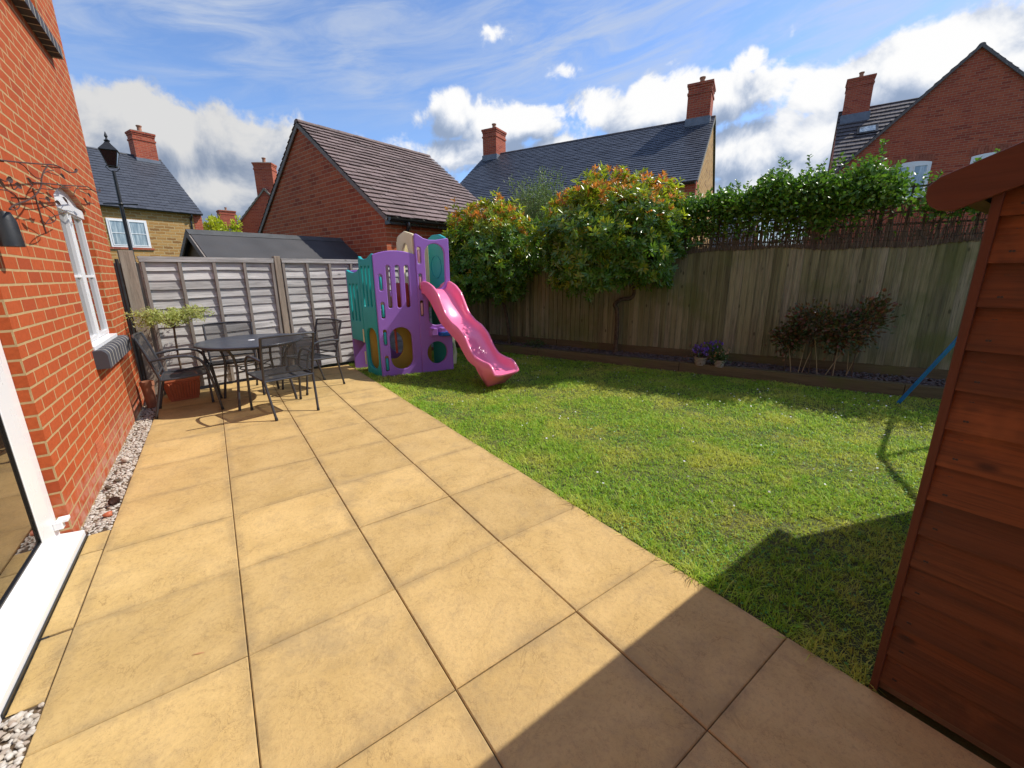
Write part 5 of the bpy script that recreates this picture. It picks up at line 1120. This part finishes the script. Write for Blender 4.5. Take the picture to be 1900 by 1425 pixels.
# ================================================================= NEIGHBOUR SHED beyond back fence
ns = empty('felt_roofed_shed', (-1.84, 7.75, 0), math.atan2(8.40-7.743, .693+1.842), label='low timber shed with grey felt roof behind the slatted fence', cat='shed')
Lr = 2.62; rh = 2.16; eh = 1.72; hw_ = .75
m = MB()
m.poly([(.05, -hw_, 0), (.05, hw_, 0), (.05, hw_, eh), (.05, 0, rh-.03), (.05, -hw_, eh)][::-1]); m.poly([(Lr-.05, -hw_, 0), (Lr-.05, hw_, 0), (Lr-.05, hw_, eh), (Lr-.05, 0, rh-.03), (Lr-.05, -hw_, eh)]); m.box(.05, Lr-.05, -hw_, hw_, 0, eh-.02)
m.build('wall', MAT['old_shed'], ns)
m = MB(); k = .1
for s_ in (-1, 1):
    a, b = (0, rh), (s_*(hw_+k), eh-(rh-eh)/hw_*k)
    m.poly([(-.02, a[0], a[1]), (Lr+.02, a[0], a[1]), (Lr+.02, b[0], b[1]), (-.02, b[0], b[1])][::s_]); m.poly([(-.02, a[0], a[1]-.02), (Lr+.02, a[0], a[1]-.02), (Lr+.02, b[0], b[1]-.02), (-.02, b[0], b[1]-.02)][::-s_])
    m.poly([(-.021, a[0], a[1]), (-.021, b[0], b[1]), (-.021, b[0], b[1]-.02), (-.021, a[0], a[1]-.02)]); m.poly([(Lr+.021, a[0], a[1]), (Lr+.021, b[0], b[1]), (Lr+.021, b[0], b[1]-.02), (Lr+.021, a[0], a[1]-.02)]); m.poly([(-.02, b[0], b[1]), (Lr+.02, b[0], b[1]), (Lr+.02, b[0], b[1]-.02), (-.02, b[0], b[1]-.02)])
m.build('roof', MAT['felt'], ns)
m = MB(); ang2 = math.atan2(rh-eh, hw_)
for s_ in (-1, 1): m.box(-.04, Lr+.04, -.16 if s_ > 0 else 0, 0 if s_ > 0 else .16, 0.003, .007, 0, Matrix.Translation((0, 0, rh)) @ Matrix.Rotation(ang2 if s_ > 0 else -ang2, 4, 'X'))
m.build('ridge_felt', m_plain('lighter_ridge_felt', (.085, .088, .088), (.07, .072, .072), .9, 4, 220, .4), ns)
for s_ in (-1, 1):
    m = MB(); m.extrude([(0, rh-.01), (s_*(hw_+k), eh-(rh-eh)/hw_*k-.01), (s_*(hw_+k), eh-(rh-eh)/hw_*k-.11), (0, rh-.11)], Matrix(((0, 0, 1, -.045), (1, 0, 0, 0), (0, 1, 0, 0), (0, 0, 0, 1))), .022); m.build('barge_board', MAT['batten'], ns)

# ================================================================= STREET LAMP
lp = empty('street_lamp', (-3.03, 12.3, 0), label='black Victorian-style lamp post with lantern in front of the stone house', cat='street lamp')
LH = 3.78
m = MB(); m.tube([(0, 0, 0), (0, 0, 1.0), (0, 0, 1.02), (0, 0, 2.6), (0, 0, 3.25), (0, 0, LH-.08)], [.06, .055, .042, .038, .034, .03], 12); m.lathe([(.04, 0), (.058, .03), (.04, .06)], (0, 0, 1.75), 12); m.lathe([(.036, 0), (.055, .03), (.036, .06)], (0, 0, 3.0), 12); m.build('column', MAT['iron'], lp, smooth=True)
m = MB(); m.tube([(-.30, .12, 3.03), (.30, -.12, 3.03)], .014, 8); m.build('ladder_bar', MAT['iron'], lp)
m = MB(); 
def frus(r0, r1, z0, z1, gap=True):
    P0 = [(r0*math.cos(a), r0*math.sin(a), z0) for a in [R(45+90*i) for i in range(4)]]; P1 = [(r1*math.cos(a), r1*math.sin(a), z1) for a in [R(45+90*i) for i in range(4)]]; return P0, P1
P0, P1 = frus(.13, .27, LH, LH+.42)
for i in range(4): m.tube([P0[i], P1[i]], .012, 6); m.tube([P0[i], P0[(i+1) % 4]], .014, 6); m.tube([P1[i], P1[(i+1) % 4]], .016, 6)
a_, b_ = frus(.30, .12, LH+.43, LH+.60)
for i in range(4): j = (i+1) % 4; m.poly([a_[i], a_[j], b_[j], b_[i]])
m.poly(a_[::-1]); a_, b_ = frus(.12, .06, LH+.60, LH+.68)
for i in range(4): j = (i+1) % 4; m.poly([a_[i], a_[j], b_[j], b_[i]])
m.lathe([(.055, 0), (.075, .03), (.03, .06), (.02, .10), (.04, .14), (.035, .17), (.008, .26), (.001, .27)], (0, 0, LH+.68), 12)
for s_ in (-1, 1): m.tube(smoothpath([(0, 0, LH-.16), (s_*.09, 0, LH-.10), (s_*.15, 0, LH-.02), (s_*.11, 0, LH+.03)], 4), .010, 6)
for i_, v_ in enumerate(m.v): m.v[i_] = (v_[0]*.74, v_[1]*.74, LH+(v_[2]-LH)*.72)
ln_ = m.build('lantern', MAT['iron'], lp)
m = MB()
for i in range(4): j = (i+1) % 4; m.poly([tuple(Vector(P0[i])*.999), tuple(Vector(P0[j])*.999), P1[j], P1[i]])
m.v = [(v_[0]*.74, v_[1]*.74, LH+(v_[2]-LH)*.72) for v_ in m.v]
m.build('lantern_glass', m_glass('smoky_lantern_glass', (.015, .015, .018), .15), ln_)

# ================================================================= HOUSES
def tiled_roof(parent, L, Wd, e, r, mat, gauge, tw, over=.06, eav=.12, th=.014, sides=(1, -1), ridge_mat=None, name='roof', x0=0.0):
    half = Wd/2; sl_ = math.hypot(half, r-e); cy, cz = half/sl_, (r-e)/sl_
    Vs, Fs = [], []; b = 0; rg = np.random.default_rng(int(L*100)); U = []
    nrow = int((sl_+eav)/gauge)+1
    for sd_ in sides:
        for i in range(nrow):
            s0 = sl_+eav-i*gauge; s1 = s0-gauge*1.18
            if s1 < 0: s1 = 0
            if s0 <= 0: break
            x = -over+x0-(tw/2 if i % 2 else 0)
            while x < L+over+x0:
                a, c = max(x, -over+x0), min(x+tw-.007, L+over+x0)
                if c-a > .02:
                    j = rg.uniform(0, .009); k = rg.normal()*.007
                    t0, t1 = th*1.9+j, th*.2
                    def Q(xx, s, t): return (xx, sd_*(s*cy)+sd_*t*cz, r-s*cz+t*cy)
                    q = [Q(a, s0+k, t0), Q(c, s0+k, t0), Q(c, s1, t1), Q(a, s1, t1), Q(a, s0+k, t0-th), Q(c, s0+k, t0-th)]
                    Vs += q; fs = [(0, 1, 2, 3), (4, 5, 1, 0), (4, 0, 3, 3), (5, 2, 1, 1)]
                    Fs += [(b, b+1, b+2, b+3), (b+4, b+5, b+1, b)]; U += [[(a, s0), (c, s0), (c, s1), (a, s1)], [(a, 0), (c, 0), (c, .01), (a, .01)]]; b += 6
                x += tw
    m = MB(); m.v = Vs; m.f = Fs; m.mi = [0]*len(Fs); m.uv = U
    rf = m.build(name, mat, parent)
    m = MB()
    for sd_ in sides:
        m.poly([(-over+x0+.005, 0, r-.02), (L+over+x0-.005, 0, r-.02), (L+over+x0-.005, sd_*(sl_+eav*.9)*cy, r-(sl_+eav*.9)*cz-.02), (-over+x0+.005, sd_*(sl_+eav*.9)*cy, r-(sl_+eav*.9)*cz-.02)])
    m.build('roof_underlay', MAT['cement'], rf)
    m = MB(); x = -over+x0
    while x < L+over+x0-.05:
        x2 = min(x+.44, L+over+x0); pts = [(x, 0, 0)]; n = 7
        for k in range(n): a0, a1 = math.pi*k/n, math.pi*(k+1)/n; R_ = .085; m.poly([(x+.003, R_*math.cos(a0), r-.03+R_*.75*math.sin(a0)), (x2, R_*math.cos(a0), r-.03+R_*.7*math.sin(a0)), (x2, R_*math.cos(a1), r-.03+R_*.7*math.sin(a1)), (x+.003, R_*math.cos(a1), r-.03+R_*.75*math.sin(a1))])
        x = x2
    for xe in (-over+x0, L+over+x0): m.poly([(xe, .085*math.cos(math.pi*k/7), r-.03+.06*math.sin(math.pi*k/7)) for k in range(8)])
    m.build('ridge_tiles', ridge_mat or mat, rf, smooth=True)
    return rf
def box_walls(parent, L, Wd, e, r, mat, drop=.06):
    m = MB(); h = Wd/2
    m.poly([(0, h, -.1), (0, -h, -.1), (0, -h, e-drop), (0, 0, r-drop), (0, h, e-drop)]); m.poly([(L, -h, -.1), (L, h, -.1), (L, h, e-drop), (L, 0, r-drop), (L, -h, e-drop)])
    m.poly([(0, -h, -.1), (L, -h, -.1), (L, -h, e-drop), (0, -h, e-drop)]); m.poly([(L, h, -.1), (0, h, -.1), (0, h, e-drop), (L, h, e-drop)])
    return m.build('wall', mat, parent)
def chimney(parent, x, y, z0, z1, wx, wy, mat=None, lead=True, pots=1):
    mat = mat or MAT['brick_far']; m = MB(); m.box(x-wx/2, x+wx/2, y-wy/2, y+wy/2, z0, z1); H_ = z1-z0
    o_ = .025; zc = z1-.18
    c = m.build('chimney', mat, parent)
    l = c.data.uv_layers[0]
    autouv(c.data)
    m = MB(); m.box(x-wx/2-.025, x+wx/2+.025, y-wy/2-.025, y+wy/2+.025, z1-.36, z1-.29); m.box(x-wx/2-.02, x+wx/2+.02, y-wy/2-.02, y+wy/2+.02, z1-.155, z1-.08); m.box(x-wx/2-.045, x+wx/2+.045, y-wy/2-.045, y+wy/2+.045, z1-.08, z1-.0)
    cc = m.build('corbel', mat, c); autouv(cc.data)
    m = MB(); a, b = wx/2+.045, wy/2+.045
    m.poly([(x-a, y-b, z1+.001), (x+a, y-b, z1+.001), (x+a*.5, y+b*-.5, z1+.06), (x-a*.5, y-b*.5, z1+.06)]); m.poly([(x+a, y-b, z1+.001), (x+a, y+b, z1+.001), (x+a*.5, y+b*.5, z1+.06), (x+a*.5, y-b*.5, z1+.06)])
    m.poly([(x+a, y+b, z1+.001), (x-a, y+b, z1+.001), (x-a*.5, y+b*.5, z1+.06), (x+a*.5, y+b*.5, z1+.06)]); m.poly([(x-a, y+b, z1+.001), (x-a, y-b, z1+.001), (x-a*.5, y-b*.5, z1+.06), (x-a*.5, y+b*.5, z1+.06)]); m.poly([(x-a*.5, y-b*.5, z1+.06), (x+a*.5, y-b*.5, z1+.06), (x+a*.5, y+b*.5, z1+.06), (x-a*.5, y+b*.5, z1+.06)])
    m.build('flaunching', MAT['cement'], c)
    m = MB(); m.lathe([(.10, 0), (.085, .04), (.08, .20), (.105, .23), (.105, .27), (.07, .27), (.07, .1)], (x, y, z1+.04), 14); m.build('chimney_pot', MAT['pot_clay'], c, smooth=True)
    return c
def gutter(parent, L, y, z, x0=0, sgn=-1, down=None, zb=0):
    m = MB(); n = 7; R_ = .055
    for k in range(n):
        a0, a1 = math.pi+math.pi*k/n, math.pi+math.pi*(k+1)/n
        m.poly([(x0, y+R_*math.cos(a0), z+R_*math.sin(a0)), (x0+L, y+R_*math.cos(a0), z+R_*math.sin(a0)), (x0+L, y+R_*math.cos(a1), z+R_*math.sin(a1)), (x0, y+R_*math.cos(a1), z+R_*math.sin(a1))])
    for xe in (x0, x0+L): m.poly([(xe, y+R_*math.cos(math.pi+math.pi*k/n), z+R_*math.sin(math.pi+math.pi*k/n)) for k in range(n+1)])
    gt = m.build('gutter', MAT['gutter'], parent, smooth=True, ang=50)
    if down is not None:
        m = MB(); m.tube(smoothpath([(down, y, z-.05), (down, y, z-.14), (down, y-sgn*.14, z-.30), (down, y-sgn*.14, z-.45), (down, y-sgn*.14, zb)], 4), .034, 10); m.build('downpipe', MAT['gutter'], parent, smooth=True)
def verge(parent, L, Wd, e, r, x, mat, th=.03, dp=.10, eav=.12, lift=.01, name='verge_board'):
    h = Wd/2; k = eav/math.hypot(h, r-e)
    m = MB()
    for s_ in (1, -1):
        b = (s_*h*(1+k), e-(r-e)*k); q = [(0, r+lift), b, (b[0], b[1]-dp), (0, r+lift-dp)]
        m.extrude(q, Matrix(((0, 0, 1, x), (1, 0, 0, 0), (0, 1, 0, 0), (0, 0, 0, 1))), th)
    m.build(name, mat, parent)

# garage
ga = empty('brick_garage', (.23, 9.44, 0), R(15.6), label='red brick garage with steep brown tiled roof just beyond the back fence', cat='garage')
GL, GW, GE, GR = 3.32, 5.26, 2.5, 4.46
gw = box_walls(ga, GL, GW, GE, GR, MAT['brick_garage'])
tiled_roof(ga, GL, GW, GE, GR, MAT['tile_brown'], .150, .30, over=.05, eav=.14, th=.016)
gutter(ga, GL+.04, -GW/2-.15, GE-.10, x0=-.02, down=.38, zb=0)
verge(ga, GL, GW, GE, GR, -.045, MAT['batten'], .02, .09, eav=.12, lift=-.03)
m = MB(); m.box(-.003, GL, -GW/2-.14, -GW/2-.002, GE-.20, GE-.14); m.build('soffit', MAT['gutter'], ga)
# projecting corner bricks
# stone house, left
UA = R(21.7)
h1 = empty('stone_house', (-1.565-8*math.cos(UA), 22.86-8*math.sin(UA), 0), UA, label='ironstone cottage with dark slate roof and one chimney, beyond the lamp post at left', cat='house')
# local x along front wall, front wall at y=0 (facing -y); ridge back
H1W, H1E, H1R, H1L = 6.4, 4.2, 6.75, 8.0
def h_local(parent): 
    o = empty('x'); return o
hh1 = h1
class Sub: pass
def shifted(fn, dy):
    pass
# build with centre line at y=+W/2 : shift the root instead
h1.location = (h1.location[0]-math.sin(UA)*H1W/2, h1.location[1]+math.cos(UA)*H1W/2, 0)
box_walls(h1, H1L, H1W, H1E, H1R, MAT['stone']); tiled_roof(h1, H1L, H1W, H1E, H1R, MAT['slate'], .20, .28, over=.06, eav=.16, th=.008, ridge_mat=MAT['slate'])
m = MB(); m.box(H1L-.30, H1L+.012, -H1W/2-.012, -H1W/2+.3, -.1, H1E-.05); q_ = m.build('brick_quoin', MAT['brick_far'], h1); autouv(q_.data)
gutter(h1, H1L, -H1W/2-.17, H1E-.10, down=H1L-.42, zb=0); chimney(h1, H1L-.52, 0, H1R-.55, H1R+.98, .80, .60)
m = MB(); m.box(H1L-.95, H1L-.09, -.35, .35, H1R-.75, H1R-.12); m.build('flashing', MAT['lead'], h1)
MY = lambda x, y, z: Matrix(((1, 0, 0, x), (0, 0, -1, y), (0, 1, 0, z), (0, 0, 0, 1)))   # local x->x, y->z, z->-y
window_unit(h1, MY(H1L-3.20, -H1W/2+.02, 2.62), 1.22, 1.05, 0, 2, 2, .06, 'glass_net', depth=.05)
m = MB(); m.box(H1L-3.28, H1L-1.9, -H1W/2-.05, -H1W/2+.02, 2.54, 2.61); m.build('window_sill', MAT['brick_far'], h1)
# small red gable house behind the garage
UB = R(-35)
h2 = empty('red_brick_house', (1.55, 27.2, 0), R(60), label='red brick gable end with a chimney at its apex, peeping out left of the garage', cat='house')
box_walls(h2, 9, 6.6, 2.55, 6.15, MAT['brick_far']); tiled_roof(h2, 9, 6.6, 2.55, 6.15, MAT['tile_brown'], .3, .3, th=.016); verge(h2, 9, 6.6, 2.55, 6.15, -.08, MAT['cement'], .05, .10); chimney(h2, .45, 0, 5.5, 7.5, .62, .95)
# distant chimney house
h5 = empty('distant_house', (-2.2, 47, 0), R(10), label='tiny distant house whose chimney shows above the yellow-green tree', cat='house')
box_walls(h5, 9, 7, 4, 6.0, MAT['brick_far']); tiled_roof(h5, 9, 7, 4, 6.0, MAT['slate'], .5, .6); chimney(h5, 2.8, 0, 5.5, 7.35, 1.3, .9)
# centre slate-roofed house
T3 = R(115.3); h3 = empty('slate_roof_house', (14.32, 8.89, 0), T3, label='stone house with long dark slate roof and a brick chimney at each end', cat='house')
L3, W3, E3, R3 = 9.9, 7.56, 4.2, 6.95
box_walls(h3, L3, W3, E3, R3, MAT['stone']); tiled_roof(h3, L3, W3, E3, R3, MAT['slate_far'], .155, .30, over=.05, eav=.14, th=.010, ridge_mat=MAT['tile_dark'])
gutter(h3, L3, W3/2+.15, E3-.12, sgn=1); verge(h3, L3, W3, E3, R3, -.07, MAT['cement'], .03, .07)
m = MB(); m.box(-.012, .3, W3/2-.3, W3/2+.012, -.1, E3-.05); q_ = m.build('brick_quoin', MAT['brick_far'], h3); autouv(q_.data)
m = MB(); m.tube([(-.06, -W3/2+.2, 0), (-.06, -W3/2+.2, E3)], .045, 8); m.build('downpipe', MAT['gutter'], h3)
chimney(h3, .50, 0, R3-.5, R3+1.05, .78, .95); chimney(h3, L3-.5, 0, R3-.5, R3+1.0, .72, .9)
m = MB(); m.box(.08, .92, -.50, .50, R3-.62, R3-.08); m.build('flashing', MAT['lead'], h3); m = MB(); m.box(L3-.90, L3-.10, -.48, .48, R3-.62, R3-.1); m.build('flashing', MAT['lead'], h3)
# right brick gable house
h4n = Vector((-.938, -.347, 0))   # facing garden
C0 = Vector((-1.708, -.4653, 1.4496)); k4 = (5.2-1.4496)/(4.7-1.4496)
f4 = lambda p: C0+(Vector(p)-C0)*k4
AP = f4((17.321, 2.78, 7.644)); h4 = empty('brick_gable_house', (AP.x, AP.y, 0), math.atan2(.347, .938), label='tall red brick gable end with white arched windows, at upper right', cat='house')
R4 = AP.z; slope4 = 1.02; W4 = 8.0; E4 = R4-slope4*W4/2
box_walls(h4, 9, W4, E4, R4, MAT['brick_far']); tiled_roof(h4, 9, W4, E4, R4, MAT['tile_dark'], .25, .3, over=.08, eav=.15, th=.016)
verge(h4, 9, W4, E4, R4, -.11, MAT['tile_dark'], .05, .12, lift=.02, name='verge_tiles')
def loc4(p): 
    d_ = f4(p)-AP; c_, s_ = .938, .347; return (d_.x*c_+d_.y*s_, -d_.x*s_+d_.y*c_, f4(p).z)
MXn = lambda x, y, z: Matrix(((0, 0, -1, x), (-1, 0, 0, y), (0, 1, 0, z), (0, 0, 0, 1)))   # local x->-y , y->z , z->-x
for (pa, pb) in (((16.844, 4.067, 4.7), (17.143, 3.265, 4.7)), ((17.433, 2.475, 4.7), (17.73, 1.67, 4.7))):
    a, b = loc4(pa), loc4(pb); ww = abs(a[1]-b[1]); hgt = 1.25
    window_unit(h4, MXn(.03, a[1], a[2]-.05-hgt), ww, hgt, .07, 2, 1, .07, 'glass_net', depth=.06)
    m = MB(); N = 13
    for i in range(N):   # soldier arch
        t = i/N; t2 = (i+.86)/N; y0_, y1_ = a[1]-(ww+.12)*t+.06, a[1]-(ww+.12)*t2+.06; z_ = a[2]-.05+.075*(1-(2*(t+.5/N)-1)**2)
        m.box(-.012, .01, min(y0_, y1_), max(y0_, y1_), z_+.02, z_+.235)
    m.build('brick_arch', MAT['terracotta'] if False else m_plain('arch_brick', (.36, .11, .06), (.26, .07, .04), .85, 12, 60, .3, island=.4), h4)
# rear wing with chimney, left of gable
wg = empty('tiled_roof_house', (0, 0, 0), label='house with weathered tile roof, skylight and tall brick chimney left of the brick gable', cat='house')
wa = math.atan2(.938, -.347); wg.location = (26.3, 5.18, 0); wg.rotation_euler = (0, 0, wa)
box_walls(wg, 3.65, 7.4, 5.4, 9.0, MAT['brick_far']); tiled_roof(wg, 3.65, 7.4, 5.4, 9.0, MAT['tile_dark'], .29, .33, over=.04, eav=.15, th=.03)
chimney(wg, 3.05, .35, 7.0, 10.15, .98, .85); m = MB(); m.box(2.5, 3.6, -.13, .83, 8.0, 8.62); m.build('flashing', MAT['lead'], wg)
sl4 = math.atan2(3.6, 3.7); Mk = Matrix.Translation((2.55, 1.45, 9.0-1.45*3.6/3.7+.06)) @ Matrix.Rotation(-sl4, 4, 'X')
m = MB(); m.box(-.38, .38, -.28, .28, 0, .06, 0, Mk); m.build('skylight_frame', MAT['gutter'], wg); m = MB(); m.box(-.28, .28, -.19, .19, .055, .075, 0, Mk); m.build('skylight_pane', MAT['glass_net'], wg)
Md = Matrix.Translation((3.95, 2.6, 5.55)) @ Matrix.Rotation(R(-70), 4, 'Y'); m = MB()
b0_ = len(m.v); m.lathe([(.001, 0), (.15, .02), (.28, .07), (.29, .08), (.15, .035), (.001, .015)], seg=20); m.v = [tuple(Md @ Vector(p)) for p in m.v]; m.tube([(3.66, 2.6, 5.4), (3.93, 2.6, 5.5)], .02, 6); m.build('satellite_dish', MAT['dish'], wg, smooth=True)
h6 = empty('far_slate_house', (27.5, 13.0, 0), R(112), label='low distant slate roof glimpsed above the climber, right of the long slate house', cat='house')
box_walls(h6, 5.5, 6, 2.9, 4.9, MAT['brick_far']); tiled_roof(h6, 5.5, 6, 2.9, 4.9, MAT['slate_far'], .3, .4)
